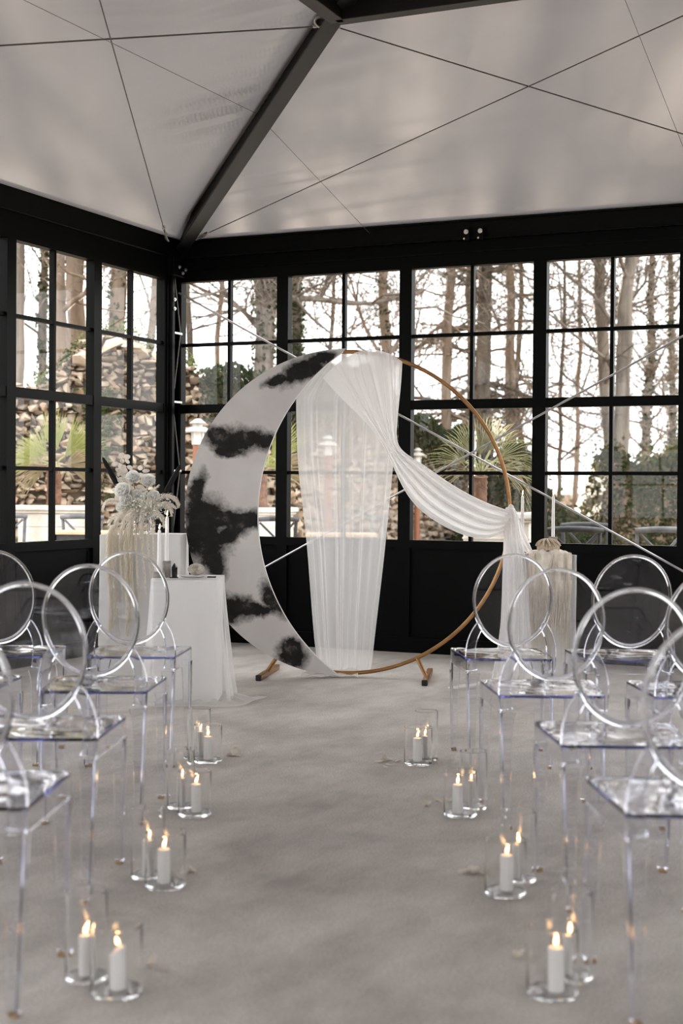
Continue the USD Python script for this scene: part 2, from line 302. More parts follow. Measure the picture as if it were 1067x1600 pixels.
# eave beams (an I-section seen from inside)
def eave(to3, s0, s1, name, label):
    t = room(name, label=label)
    part(t, 'web', to3(box(s0, s1, -.05, .05, 2.95, 3.115)), M['beam'], False)
    part(t, 'lower_flange', to3(box(s0, s1, -.085, .05, 2.945, 2.957, .003)), M['beam'], False)
    part(t, 'upper_flange', to3(box(s0, s1, -.07, .05, 3.075, 3.087, .003)), M['beam'], False)
    part(t, 'cover_strip', to3(box(s0, s1, -.045, -.03, 2.86, 2.868)), M['beam'], False)
    return t
eb = eave(lambda m: m, -.05, UW, 'trim_1', 'dark steel eave beam above the long window wall')
eave(left_to(0), -.05, VL, 'trim_2', 'dark steel eave beam above the left window wall')
eave(right_to, 0, VL, 'trim_3', 'dark steel eave beam above the right wall'); eave(front_to, 0, UW, 'trim_4', 'dark steel eave beam above the front wall')
for u in (2.398, 2.502):
    part(eb, 'bracket_plate', box(u - .022, u + .022, -.098, -.085, 2.935, 3.03), M['beam'], False)
    part(eb, 'bolt', move(rot(lathe([(0, 0), (.017, 0), (.017, .006), (.010, .008), (.010, .016), (0, .018)], 14), (1, 0, 0), 90), (u, -.098, 2.995)), M['chrome'])
    part(eb, 'bolt', move(rot(lathe([(0, 0), (.007, 0), (.007, .006), (0, .007)], 10), (1, 0, 0), 90), (u - .014, -.098, 2.948)), M['chrome'])

# roof: four stretched membrane panels, hips, ring purlins, ridge
ce = room('ceiling', label='white stretched membrane roof on dark steel hips')
RH = UW / 2
def relief(w, s, side):
    z = -.03 * np.sin(np.clip(w / RH, 0, 1) * PI) * np.clip(s / 3, 0, 1)          # the sheet hangs a little slack
    def crease(cw, cs, rw, rs, dw, ds, k, a):
        g = np.exp(-((w - cw) / rw) ** 2 - ((s - cs) / rs) ** 2); ph = (w * dw + s * ds) * k
        return a * g * np.sin(ph + 1.5 * np.sin(.37 * ph)) 
    if side == 'left':
        z = z + crease(1.45, 1.75, .45, .42, .55, 1., 62, .017) + crease(2.2, 2.6, .35, .6, .5, 1., 48, .011) + crease(2.1, 3.5, .5, .35, .8, .6, 55, .007)
    if side == 'back':
        z = z + crease(.55, 1.2, .6, .8, 1., -.12, 34, .005) + crease(1.5, 2.0, .9, 1.0, 1., -.10, 21, .007) + crease(2.0, 2.9, .5, 1.2, 1., .04, 14, .006)
    return z
def panel(side):
    L = UW if side in ('back', 'front') else VL
    def fn(a, b):
        w = a * RH; s = w + b * (L - 2 * w)
        edge = np.minimum(np.minimum(s - w, L - w - s), w); z = ZM + SL * w - .058 * np.exp(-(w / .16) ** 2) + relief(w, s, side) * np.clip(edge / .25, 0, 1)
        if side == 'back': return s, -w, z
        if side == 'left': return w, -s, z
        if side == 'right': return UW - w, -s, z
        return s, -(VL - w), z
    fine = side in ('back', 'left')
    return grid(fn, 190 if fine else 12, 470 if fine else 12)
for sd in ('back', 'left', 'right', 'front'): part(ce, 'membrane', panel(sd), M['membrane'], True)
def beam3(p, q, w, h):
    """rectangular bar between two room-space points, w wide, h deep"""
    p, q = np.asarray(p, float), np.asarray(q, float); d = q - p; L = np.linalg.norm(d); d /= L
    x = np.cross(d, [0, 0, 1.]); x /= np.linalg.norm(x); z = np.cross(x, d); v, f = box(-w / 2, w / 2, 0, L, -h / 2, h / 2, .004)
    return v[:, :1] * x + v[:, 1:2] * d + v[:, 2:] * z + p, f
for (u, v), (su, sv) in (((0, 0), (1, 1)), ((UW, 0), (-1, 1)), ((0, VL), (1, -1)), ((UW, VL), (-1, -1))):
    part(ce, 'hip_beam', [beam3((u + su * .03, -(v + sv * .03), 3.07 + o_), (u + su * RH, -(v + sv * RH), 3.07 + o_ + SL * RH), w_, h_) for w_, h_, o_ in ((.014, .15, 0), (.105, .014, -.07), (.105, .014, .07))], M['hip'], False)
part(ce, 'ridge_beam', beam3((RH, -RH, 3.06 + SL * RH), (RH, -(VL - RH), 3.06 + SL * RH), .1, .14), M['hip'], False)
zr, wr = 3.80, 2.47
for a, b in (((wr, wr), (UW - wr, wr)), ((wr, VL - wr), (wr, wr)), ((UW - wr, wr), (UW - wr, VL - wr)), ((wr, VL - wr), (UW - wr, VL - wr))):
    part(ce, 'ring_purlin', beam3((a[0], -a[1], zr), (b[0], -b[1], zr), .09, .13), M['hip'], False)
# splice plate on the hip near the corner
part(ce, 'splice_plate', beam3((.33, -.33, 2.996 + SL * .33), (.40, -.40, 2.996 + SL * .40), .108, .020), M['hip'], False)

# corner column and its lattice
col = thing('corner_column', 'black steel corner column carrying the roof hip, with bolted lattice on its left side', 'column', CORNER, -YAW)
part(col, 'post', box(-.055, .045, -.045, .055, 0, 3.1, .004), M['frame'], False)
part(col, 'post', box(.036, .075, -.205, -.165, 0, 2.80, .003), M['frame'], False)
part(col, 'cap_plate', box(-.01, .10, -.23, -.01, 2.80, 2.95, .003), M['frame'], False)
part(col, 'back_plate', box(-.035, -.012, -.215, -.04, 0, 2.95), M['frame'], False)
zs = [.25 + .53 * k for k in range(6)]
for z in zs: part(col, 'rung', box(.043, .068, -.17, -.04, z - .008, z + .008, .002), M['galv'], False)
for k in range(5): part(col, 'lattice_rod', tube([(.055, -.165 if k % 2 else -.05, zs[k]), (.055, -.05 if k % 2 else -.165, zs[k + 1])], .0055, 8), M['cable'])
for u, v, z in ((.076, .18, 2.62), (.076, .18, 2.55), (.10, .06, 2.86), (.10, .15, 2.87), (.10, .10, 2.83)):
    part(col, 'bolt', move(rot(lathe([(0, 0), (.014, 0), (.014, .006), (.008, .007), (.008, .014), (0, .016)], 12), (0, 1, 0), 90), (u, -v, z)), M['chrome'])

# ------------------------------------------------------------------ rods and cables
def eye(p, d, r=.02, t=.005):
    """a ring shackle at p whose plane holds direction d"""
    d = np.asarray(d, float); d /= np.linalg.norm(d); b = np.cross(d, [0.3, .9, .2]); b /= np.linalg.norm(b); a = np.linspace(0, 2 * PI, 20, endpoint=False)
    return tube(np.asarray(p) + r * 1.5 * np.cos(a)[:, None] * d + r * np.sin(a)[:, None] * b, t, 6, closed=True)
def cable(name, label, cat, a, b, r, m, ends=()):
    a, b = np.asarray(a, float), np.asarray(b, float); t = thing(name, label, cat); d = (b - a) / np.linalg.norm(b - a)
    part(t, 'rod' if 'rod' in name else 'wire', tube([a, (a + b) / 2, b], r, 8), m)
    for e in ends:
        p, dd = (a, d) if e in 'aA' else (b, -d)
        if e in 'AB':                                   # turnbuckle
            q = p + dd * .16
            part(t, 'turnbuckle', [tube([q + dd * .0 + s * np.array([0, 0, .011]), q + dd * .14 + s * np.array([0, 0, .011])], .004, 6) for s in (-1, 1)] + [tube([q - dd * .015, q + dd * .012], .013, 8), tube([q + dd * .13, q + dd * .16], .013, 8), tube([p, q], .006, 6)], M['chrome'])
            part(t, 'shackle', [eye(p + dd * .03, dd), eye(p + dd * .09, dd, .014, .004)], M['chrome'])
        else: part(t, 'shackle', [eye(p, dd, .026, .008), tube([p + dd * .03, p + dd * .11], .008, 8)], M['chrome'])
def W3(u, v, z): return W(u, v, z)
cable('brace_rod', 'galvanised brace rod running from the corner column down to the lower right across the windows', 'rod', W3(.085, .13, 2.676), W3(4.93, .13, .135), .0075, M['galv'])
cable('brace_rod', 'galvanised brace rod rising from behind the crescent to the upper right across the windows', 'rod', W3(.085, .145, .19), W3(4.93, .145, 2.73), .0075, M['galv'])
cable('roof_cable', 'steel roof cable from the shackle on the hip beam down to the right', 'cable', W3(2.34, 2.40, 3.775), W3(5.2, -.0, 3.03), .0042, M['cable'], 'a')
cable('roof_cable', 'steel roof cable with turnbuckle rising from the corner to the upper right', 'cable', W3(.13, .125, 3.05), W3(5.3, 2.55, 3.82), .0036, M['cable'], 'A')
cable('roof_cable', 'steel roof cable from the hip beam shackle to the left edge of the photo', 'cable', W3(2.36, 2.33, 3.775), W3(.0, 5.15, 3.03), .0045, M['cable'], 'a')
cable('roof_cable', 'steel roof cable with turnbuckle rising from the corner to the upper left', 'cable', W3(.10, .33, 3.045), W3(2.55, 5.35, 3.83), .0036, M['cable'], 'A')
def seam(label, a, b): solo('seam_wire', tube([W(*a), (W(*a) + W(*b)) / 2, W(*b)], .0015, 6), M['cable'], label, 'wire')
seam('thin wire along the left roof panel meeting the hip beam half way up', (1.45, 6.2, 3.50), (1.53, 1.62, 3.54))
seam('thin wire on the right roof panel from the hip beam down to the eave', (1.50, 1.47, 3.53), (1.645, .06, 3.04))
seam('thin wire near the top right corner of the photo under the roof panel', (3.99, 2.40, 3.80), (4.06, .06, 3.04))

# ------------------------------------------------------------------ ring arch, painted crescent, draped gauze
RC, RR, RY = np.array([.048, 0, 1.032]), 1.005, 8.9
def A2(a, b, dy=0.0): return np.stack([RC[0] + RR * np.asarray(a), np.full(np.shape(a), RY) + dy, RC[2] + RR * np.asarray(b)], -1)
def px(p): p = np.asarray(p, float); return np.stack([(p[:, 0] - 545.5) / 251, (801 - p[:, 1]) / 251], 1)     # sketch units -> ring radii
arch = thing('ring_arch', 'round copper-coloured metal ring arch standing on two low feet', 'arch')
an = np.linspace(0, 2 * PI, 160, endpoint=False)
part(arch, 'ring', tube(A2(np.cos(an), np.sin(an)), .0125, 10, closed=True), M['copper'])
for sgn, f0, f1, st in ((1, (.508, 8.537), (.578, 9.123), .43), (-1, (-.50, 8.70), (-.412, 9.258), -.44)):
    p0, p1 = np.array([*f0, .018]), np.array([*f1, .018]); mid = (p0 + p1) / 2 + (p0 - p1) * .12
    part(arch, 'foot', beam3(p0, p1, .034, .034), M['copper'], False)
    part(arch, 'foot_cap', beam3(p0 - (p1 - p0) * .02, p0 + (p1 - p0) * .003, .036, .036), M['rubber'], False)
    e = A2(st, -math.sqrt(1 - st * st)); part(arch, 'strut', tube([mid, mid * .5 + e * .5, e], .0125, 8), M['copper'])
# crescent board: outer edge on the ring, inner edge another circle
ic, ir = ((713 - 545.5) / 251, (801 - 804) / 251), 310 / 251
to = np.radians(np.linspace(91.5, 269, 72)); ti = np.radians(np.linspace(125.3, 234.0, 60))
outer = np.stack([1.018 * np.cos(to), 1.018 * np.sin(to)], 1); inner = np.stack([ic[0] + ir * np.cos(ti), ic[1] + ir * np.sin(ti)], 1)
tip0, tip1 = px([(541, 551)])[0], px([(530, 1060)])[0]
poly = Polygon(np.vstack([outer, [tip1], inner[::-1]])).buffer(0)
if poly.geom_type != 'Polygon': poly = max(poly.geoms, key=lambda g: g.area)
cb = trimesh.creation.extrude_polygon(poly, .008, engine='earcut').subdivide_to_size(.12)
v, f = arr(cb); v = np.stack([RC[0] + RR * v[:, 0], RY - .030 + v[:, 2], RC[2] + RR * v[:, 1]], 1)
def blob(nd, ln, name, cx, cy, rx, ry, ang, k):
    """an inked patch: 1 - distance in an ellipse, in ring units of the board"""
    nd[f'mp{k}'] = ('mapping', {'mapping_type': 'texture', 'location': (RC[0] + RR * (cx - 545.5) / 251, 0, RC[2] + RR * (801 - cy) / 251), 'rotation': (0, math.radians(ang), 0), 'scale': (RR * rx / 251, 50, RR * ry / 251)})
    nd[f'ln{k}'] = ('vector_math', {'math_type': 'length'}); ln += [('wob.vector', f'mp{k}.vector'), (f'mp{k}.vector', f'ln{k}.vector1')]
nd = {'g': ('texture_coordinate', {}), 'wn': ('noise_texture', {'scale': 6, 'detail': 6, 'roughness': .62}), 'wsub': ('vector_math', {'math_type': 'subtract', 'vector2': (.5, .5, .5)}), 'wsc': ('vector_math', {'math_type': 'scale', 'scale': .15}), 'wob': ('vector_math', {'math_type': 'add'})}
ln = [('g.object', 'wn.vector'), ('wn.color', 'wsub.vector1'), ('wsub.vector', 'wsc.vector1'), ('g.object', 'wob.vector1'), ('wsc.vector', 'wob.vector2')]
blobs = [(472, 581, 37, 17, -25), (503, 564, 22, 9, -20), (432, 593, 22, 8, -25), (373, 687, 52, 17, 0), (345, 681, 24, 14, 8), (414, 688, 15, 15, 20), (360, 704, 26, 9, 0), (306, 770, 12, 30, 14), (318, 805, 34, 30, 0), (359, 811, 50, 15, 8), (391, 816, 22, 15, 0),
         (319, 840, 36, 36, 0), (332, 876, 18, 34, -22), (358, 838, 36, 13, -32), (364, 952, 28, 19, 0), (397, 955, 36, 11, -3), (430, 938, 14, 30, -28), (349, 938, 12, 16, 10), (458, 1022, 23, 19, 0), (461, 1008, 13, 9, 0)]
for k, b in enumerate(blobs):
    blob(nd, ln, 'ink', *b, k)
    if k:
        nd[f'mn{k}'] = ('math', {'math_type': 'smoothmin', 'value3': .3}); ln += [((f'mn{k-1}.value' if k > 1 else 'ln0.value'), f'mn{k}.value1'), (f'ln{k}.value', f'mn{k}.value2')]
last = f'mn{len(blobs)-1}.value'
nd.update({'fn': ('noise_texture', {'scale': 26, 'detail': 8, 'roughness': .75}), 'fs': ('math', {'math_type': 'multiply_add', 'value2': .85, 'value3': -.42}), 'ad': ('math', {'math_type': 'add'}), 'inv': ('map_range', {'from_min': .76, 'from_max': 1.46, 'to_min': 1, 'to_max': 0}),
           'gn': ('noise_texture', {'scale': 9, 'detail': 7, 'roughness': .7}), 'gr': ('rgb_ramp', {'ramp': [(.46, (.006, .0055, .005)), (.58, (.014, .013, .012)), (.74, (.14, .13, .12))]}),
           'wt': ('noise_texture', {'scale': 5, 'detail': 5}), 'wr': ('rgb_ramp', {'ramp': [(.3, (.60, .57, .555)), (.7, (.665, .64, .625))]}), 'mx': ('mix_color', {}), 'p': ('principled_bsdf', {'roughness': .6, 'specular_ior_level': .25})})
ln += [('g.object', 'fn.vector'), ('fn.fac', 'fs.value1'), (last, 'ad.value1'), ('fs.value', 'ad.value2'), ('ad.value', 'inv.value'), ('g.object', 'gn.vector'), ('gn.fac', 'gr.fac'), ('g.object', 'wt.vector'), ('wt.fac', 'wr.fac'),
       ('inv.result', 'mx.fac'), ('wr.color', 'mx.a'), ('gr.color', 'mx.b'), ('mx.result', 'p.base_color')]
M['ink'] = mat('inked_board', nd, ln)
cr = thing('crescent_panel', 'pale crescent board with smoky black ink patches fixed to the left of the ring', 'panel')
part(cr, 'painted_board', (v, f), M['ink'], False)
edge = A2(*np.vstack([inner]).T, dy=-.026); part(cr, 'edge_strip', tube(edge, .005, 6), M['white'])

# hanging sheer curtain inside the ring
ry = np.array([553, 562, 590, 625, 700, 850, 1000, 1046, 1055.]); cl = PchipInterpolator(ry, [536, 522, 494, 461, 463, 479, 492, 497, 488]); crr = PchipInterpolator(ry, [602, 624, 623, 621, 616, 603, 587, 582, 580])
def curtain(a, b):
    y = 553 + b * (1055 - 553); xl, xr = cl(y), crr(y); ytop = 801 - 251 * np.sqrt(np.clip(1 - ((xl + (xr - xl) * a - 545.5) / 251) ** 2, 0, 1))
    yy = np.where(b < .12, ytop + (y - 553) * (1 + 0 * b) * 1.0, y); t = np.clip(b / .12, 0, 1); yy = ytop * (1 - t) + y * t + 0 * a
    X = xl + (xr - xl) * a
    fold = .012 * np.sin(2 * PI * (1.6 * a + .1)) + .0015 * np.sin(2 * PI * (9 * a + .3 * b))
    for c_, w_, h_, dr in ((.07, .012, .020, .02), (.155, .014, .030, .05), (.205, .010, .018, .02), (.385, .013, .034, .01), (.455, .018, .030, -.03), (.56, .012, .014, .03), (.69, .012, .026, .02), (.80, .02, .012, -.02), (.93, .010, .016, 0.)):
        fold = fold + .62 * h_ * np.exp(-((a - c_ - dr * (b - .5) - .006 * np.sin(5 * b + 20 * c_)) / (1.25 * w_)) ** 2)
    fold = fold * (.25 + .75 * np.clip(b * 4, 0, 1)) + .05 * np.clip(b - .9, 0, 1)
    q = A2((X - 545.5) / 251, (801 - yy) / 251, .055 + fold); return q[..., 0], q[..., 1], q[..., 2]
cu = thing('sheer_curtain', 'sheer white gauze curtain hanging straight down inside the ring', 'curtain')
part(cu, 'gauze', grid(curtain, 200, 120), M['sheer'], True)
def hem(a, b):
    x = -.22 + .33 * a - .03 * b * (1 - a) + .10 * 0; yv = 8.96 - .14 * b - .02 * np.sin(7 * a) * b; z = .012 + .012 * np.sin(9 * a + 3 * b) ** 2 + .03 * (1 - b) ** 2
    return x, yv, z
part(cu, 'hem', grid(hem, 60, 16), M['swag'], True)
# the gathered swag
U = px([(626, 566), (623, 620), (619, 665), (624, 698), (655, 721), (700, 751), (745, 776), (780, 790), (798, 796)]); L = px([(498, 592), (545, 638), (580, 672), (606, 713), (624, 752), (650, 790), (692, 820), (742, 838), (792, 824)])
ks = np.linspace(0, 1, 9); US, LS = CubicSpline(ks, U), CubicSpline(ks, L)
def swag(a, b):
    Pu, Pl = US(a), LS(a); w = np.linalg.norm(Pu - Pl, axis=-1); s = b + .015 * np.sin(2 * PI * 3 * b + 2 * a)
    s = np.clip(s, 0, 1); P = Pu + (Pl - Pu) * s[..., None]; P[..., 1] += .118 * 4 * s * (1 - s) * np.clip(1 - a / .22, 0, 1) ** 2; P[..., 0] += .02 * s * np.clip(1 - a / .2, 0, 1)
    bow = .06 * np.sin(PI * b) * np.clip((a - .25) * 2, 0, 1) * np.sin(PI * np.clip((a - .3) / .7, 0, 1))
    amp = .007 + .020 * np.clip(a * 2.4 - .5, 0, 1)
    fold = amp * (np.sin(2 * PI * (4.6 * b + .18 * np.sin(3 * a) + .1)) + .38 * np.sin(2 * PI * (9.3 * b - .3 * a) + 1.)) * np.clip(w / .12, .4, 1)
    for c_ in (.06, .13, .30, .42, .47, .60, .66, .78, .87): fold = fold + .011 * np.exp(-((b - c_ - .02 * np.sin(6 * a + 20 * c_)) / .011) ** 2) * np.clip(1.2 - a * 1.1, .25, 1)
    q = A2(P[..., 0], P[..., 1], -.045 - bow + fold - .02 * np.clip(1 - a * 6, 0, 1)); return q[..., 0], q[..., 1], q[..., 2]
sw = thing('swag_drape', 'gathered white gauze swag from the ring top to its right side, trailing to the floor', 'drape')
part(sw, 'swag', grid(swag, 140, 120), M['swag'], True)
ty = np.array([792, 800, 826, 880, 960, 1010, 1040, 1062.]); tl_ = PchipInterpolator(ty, [790, 787, 786, 784, 780, 773, 766, 762]); tr_ = PchipInterpolator(ty, [803, 806, 812, 820, 824, 826, 828, 830])
def tail(a, b):
    y = 792 + b * 268; xl, xr = tl_(y), tr_(y); X = xl + (xr - xl) * a
    fold = .018 * np.sin(2 * PI * (3.4 * a + .2 * np.sin(3 * b))) + .008 * np.sin(2 * PI * 8 * a); fold *= .4 + .6 * np.clip(3 * b, 0, 1)
    q = A2((X - 545.5) / 251, (801 - y) / 251, -.05 - .22 * b ** 1.5 + fold); return q[..., 0], q[..., 1], np.maximum(q[..., 2], .012)
part(sw, 'tail', grid(tail, 90, 70), M['swag'], True)
def wing(a, b):
    l = CubicSpline([0, .4, .75, 1], [(797, 799), (802, 832), (812, 850), (823, 861)])(b); r = CubicSpline([0, .4, .75, 1], [(806, 796), (817, 824), (826, 842), (833, 858)])(b); P = l + (r - l) * a[..., None]
    q = A2((P[..., 0] - 545.5) / 251, (801 - P[..., 1]) / 251, -.045 + .07 * b + .010 * np.sin(2 * PI * (2.3 * a + .2 * b))); return q[..., 0], q[..., 1], q[..., 2]
part(sw, 'tail', grid(wing, 40, 40), M['swag'], True)
def trail(a, b):
    x = 1.03 - .30 * b + .16 * a * (1 - .6 * b) - .10 * b; y = 8.66 - .35 * b + .10 * a - .02 * np.sin(9 * a + 5 * b); z = .014 + .05 * (1 - b) ** 3 + .016 * np.sin(2 * PI * (2.2 * a) + 5 * b) ** 2 * (1 - .4 * b)
    return x, y, z
part(sw, 'train', grid(trail, 50, 50), M['swag'], True)
kn = trimesh.creation.icosphere(3, 1.); kv = np.asarray(kn.vertices) * [.030, .040, .046]; kv *= (1 + .12 * np.sin(kv[:, 2:] * 160 + kv[:, :1] * 90))
part(sw, 'knot', (kv + A2(1.0, .01, -.02), kn.faces), M['swag'], True)

# ------------------------------------------------------------------ pedestals and what stands on them
def pedestal(name, label, x, y, w, d, h, m=M['white']):
    t = thing(name, label, 'pedestal', (x, y, 0)); part(t, 'box', box(-w / 2, w / 2, -d / 2, d / 2, 0, h, .006), m, False); return t
pedestal('pedestal', 'tall white box pedestal carrying the flower arrangement', -1.215, 8.80, .475, .40, .885)
pedestal('pedestal', 'low white box pedestal under tulle with crystals and geode on top', -.85, 7.93, .355, .36, .676)
pedestal('pedestal', 'white box pedestal at the right end of the ring with fringed shawl over it', 1.262, 9.04, .385, .38, .776)
def drape_cloth(w, d, h, flare, waves, amp, seed, n=160, rows=40, z0=.012, front=.0, g=.008):
    """cloth over a box: flat top, then skirts that flare and ripple; floor-length rests on the floor"""
    r = np.random.default_rng(seed); ph = r.uniform(0, 6.28, 6)
    t = np.linspace(0, 1, n, endpoint=False); W2, D2 = w / 2 + g, d / 2 + g; per = 4 * (W2 + D2); s = t * per; c = np.zeros((n, 2)); nn = np.zeros((n, 2)); rc = .02
    for i, q in enumerate(s):
        if q < 2 * W2: c[i] = (-W2 + q, -D2); nn[i] = (0, -1)
        elif q < 2 * W2 + 2 * D2: c[i] = (W2, -D2 + q - 2 * W2); nn[i] = (1, 0)
        elif q < 4 * W2 + 2 * D2: c[i] = (W2 - (q - 2 * W2 - 2 * D2), D2); nn[i] = (0, 1)
        else: c[i] = (-W2, D2 - (q - 4 * W2 - 2 * D2)); nn[i] = (-1, 0)
    k = np.ones(9) / 9
    for j in range(2): nn[:, j] = np.convolve(np.r_[nn[-4:, j], nn[:, j], nn[:4, j]], k, 'valid')
    nn /= np.linalg.norm(nn, axis=1, keepdims=True) + 1e-9
    V = [np.c_[c * q, np.full(n, h + g)] for q in (.02, .5, .9, .985)]
    for b in np.linspace(0, 1, rows):
        z = (h + g * .7) * (1 - b) + z0 * b
        wave = amp * (np.sin(2 * PI * waves * t + ph[0]) * .6 + np.sin(2 * PI * (waves * 1.7 // 1) * t + ph[1] + 1.5 * b) * .4 + .6) * b ** .8
        fr = flare * b ** 1.6; V.append(np.c_[c + nn * (fr + wave)[:, None], np.full(n, z)])
    V = np.vstack(V); R = 4 + rows; i, j = np.meshgrid(np.arange(R - 1), np.arange(n), indexing='ij')
    q = np.stack([i * n + j, i * n + (j + 1) % n, (i + 1) * n + (j + 1) % n, (i + 1) * n + j], -1).reshape(-1, 4)
    return V, np.vstack([q[:, [0, 1, 2]], q[:, [0, 2, 3]]])
t = thing('tulle_cover', 'fine white tulle draped over the low pedestal and pooling on the floor', 'cloth', (-.85, 7.93, 0)); part(t, 'tulle', drape_cloth(.355, .36, .676, .05, 9, .022, 3), M['tulle'], True)
def pool(a, b):
    th = -2.75 + 2.9 * a; r = .20 + .15 * b + .03 * np.sin(5 * th) * b; return .04 + r * 1.1 * np.cos(th), -.02 + r * np.sin(th), .012 + .022 * np.sin(8 * th + 4 * b) ** 2 * (1 - b)
part(t, 'hem', grid(pool, 90, 14), M['tulle'], True)
t = thing('linen_cover', 'plain white linen cloth draped over the tall flower pedestal', 'cloth', (-1.215, 8.80, 0)); part(t, 'linen', drape_cloth(.475, .40, .885, .012, 7, .012, 5, z0=.02), M['linen'], True)

def flame_mesh(h=.028, r=.0058, bend=.0):
    z = np.linspace(0, 1, 14); pr = r * np.sin(PI * z ** .72) ** .8 * (1 - .25 * z); pr[0] = pr[-1] = 0; v, f = lathe(np.stack([pr, z * h], 1), 14); v = v.copy(); v[:, 0] += bend * (v[:, 2] / h) ** 2 * h; return v, f
def candle_parts(t, r, h, z0=0, bend=.0, fh=.028, fr=.0058, melt=0.):
    pr = [(0, 0), (r * .97, 0), (r, .004), (r, h - .005), (r * .93, h - .001), (r * .75, h), (r * .35, h - .003), (0, h - .004)]
    v, f = lathe(pr, 28); v = v.copy()
    if melt: up = np.clip((v[:, 2] - h * .8) / (h * .2), 0, 1); v[:, 2] -= melt * up * np.clip((-v[:, 0] / r + .2), 0, 1)
    part(t, 'wax_body', move((v, f), (0, 0, z0)), M['wax']); part(t, 'wick', tube([(0, 0, z0 + h - .004), (.0005, 0, z0 + h + .004), (.0015 * (1 + bend), 0, z0 + h + .008)], .0009, 6), M['wick'])
    part(t, 'flame', move(flame_mesh(fh, fr, bend), (.0005, 0, z0 + h + .003)), M['flame'], True)
def taper(label, x, y, z, h):
    t = thing('taper_candle', label, 'candle', (x, y, z)); pr = [(0, 0), (.0115, 0), (.0118, .003), (.0105, h * .6), (.0095, h - .012), (.006, h - .002), (0, h)]
    part(t, 'wax_body', lathe(pr, 20), M['wax']); part(t, 'wick', tube([(0, 0, h - .002), (0, 0, h + .006)], .0009, 6), M['wick']); part(t, 'flame', move(flame_mesh(.031, .0055, .1), (0, 0, h + .002)), M['flame'], True)
def holder(label, x, y, z, r, h, kind='cyl'):
    v, f = lathe([(0, 0), (r * .97, 0), (r, .004), (r, h * .5), (r * .985, h - .004), (r * .93, h), (.0135, h), (.0125, h - .004), (0, h - .004)], 26); v = v.copy(); v[:, :2] *= 1 + .04 * (meshkit.noise(v * 60, 3)[:, None] - .5)
    return solo('candle_holder', move((v, f), (x, y, z)), M['stonecyl'], label, 'candle holder')
Zt = .685
holder('low wide grey stone block on the low pedestal holding the left taper', -.998, 7.80, Zt, .034, .034); taper('lit white taper candle in the low stone block of the low tulle pedestal', -.998, 7.80, Zt + .030, .235)
holder('tall grey stone cylinder on the low pedestal holding the right taper', -.960, 7.83, Zt, .024, .092); taper('lit white taper candle on the tall stone cylinder of the low pedestal', -.960, 7.83, Zt + .088, .25)
ob = join([loft([np.c_[.016 * np.cos(a6), .016 * np.sin(a6), np.full(6, z) ] * np.array([s_, s_, 1]) for z, s_ in ((0, .95), (.055, 1.0), (.078, .08))]) for a6 in [np.arange(6) * PI / 3]])
t = thing('crystal_point', 'black pointed crystal tower standing on the low pedestal', 'crystal', (-.913, 7.79, Zt)); part(t, 'crystal', move(ob, (0, 0, .004)), M['obsidian'], False); part(t, 'base', box(-.026, .022, -.018, .018, 0, .005, .002), M['obsidian'], False)
solo('plate', move(lathe([(0, .002), (.055, .002), (.075, .009), (.076, .011), (.055, .006), (0, .005)], 40), (-.82, 7.86, Zt)), M['plate'], 'thin white plate under the geode on the low pedestal', 'plate')
g = trimesh.creation.icosphere(3, 1.); gv = np.asarray(g.vertices); gv = gv * (1 + .25 * (meshkit.fbm(gv * 2 + 5, 4, 2)[:, None] - .5)); gv[:, 1] = np.where(gv[:, 1] < -.45, -.45 + .18 * (meshkit.noise(gv * 6, 4) - .5), gv[:, 1])
solo('geode', (gv * [.047, .036, .034] + [-.80, 7.86, Zt + .044], g.faces), M['geode'], 'brown agate geode half lying on the plate of the low pedestal', 'stone', smooth=20)
solo('slate_chip', move(box(-.025, .025, -.012, .012, 0, .006, .002), (-.715, 7.86, Zt)), M['obsidian'], 'small flat black stone chip at the right edge of the low pedestal', 'stone', smooth=False)

# right pedestal
Zr = .786
h2 = thing('candle_holder', 'stepped grey stone candle holder on the left of the right pedestal', 'candle holder', (1.142, 8.98, Zr)); part(h2, 'foot', lathe([(0, 0), (.029, 0), (.030, .002), (.030, .038), (.029, .040), (0, .040)], 26), M['stonecyl']); part(h2, 'socket', lathe([(0, .040), (.024, .040), (.025, .042), (.025, .081), (.024, .083), (.0135, .083), (.0125, .079), (0, .079)], 26), M['stonecyl']); taper('lit white taper candle in the stepped stone holder, left one on the right pedestal', 1.142, 8.98, Zr + .078, .285)
holder('grey stone candle holder behind the cream flower ornament on the right pedestal', 1.355, 9.10, Zr, .028, .098); taper('lit white taper candle behind the cream flower ornament on the right pedestal', 1.355, 9.10, Zr + .094, .27)
def petal_patch(L, wd, cup, curl, nu=6, nv=5):
    """a curved petal from the origin along +x, cupped, curling up"""
    def fn(a, b):
        s = a; half = wd * np.sin(PI * (.12 + .80 * s)) ** .7; y = (b - .5) * 2 * half; z = curl * s ** 1.6 * L + cup * (y / wd) ** 2 * wd; return s * L * (1 - .25 * abs(curl) * s), y, z
    return grid(fn, nu, nv)
M['carved'] = noisy('carved_beige', (.50, .39, .28), (.66, .54, .42), 30, .8, .3)
orn = thing('flower_ornament', 'beige carved flower-shaped ornament with curved ribs lying on the shawl of the right pedestal', 'ornament', (1.295, 8.90, Zr + .022))
dm = trimesh.creation.icosphere(4, 1.); dv = np.asarray(dm.vertices).copy(); th_ = np.arctan2(dv[:, 1], dv[:, 0]); rh_ = np.hypot(dv[:, 0], dv[:, 1]); dv *= (1 + .10 * np.sin(11 * th_ + 3.2 * rh_) * rh_)[:, None]; dv *= [.066, .060, .046]; dv[:, 2] = np.maximum(dv[:, 2], -.012) + .012
part(orn, 'dome', (dv, dm.faces), M['carved'], True)
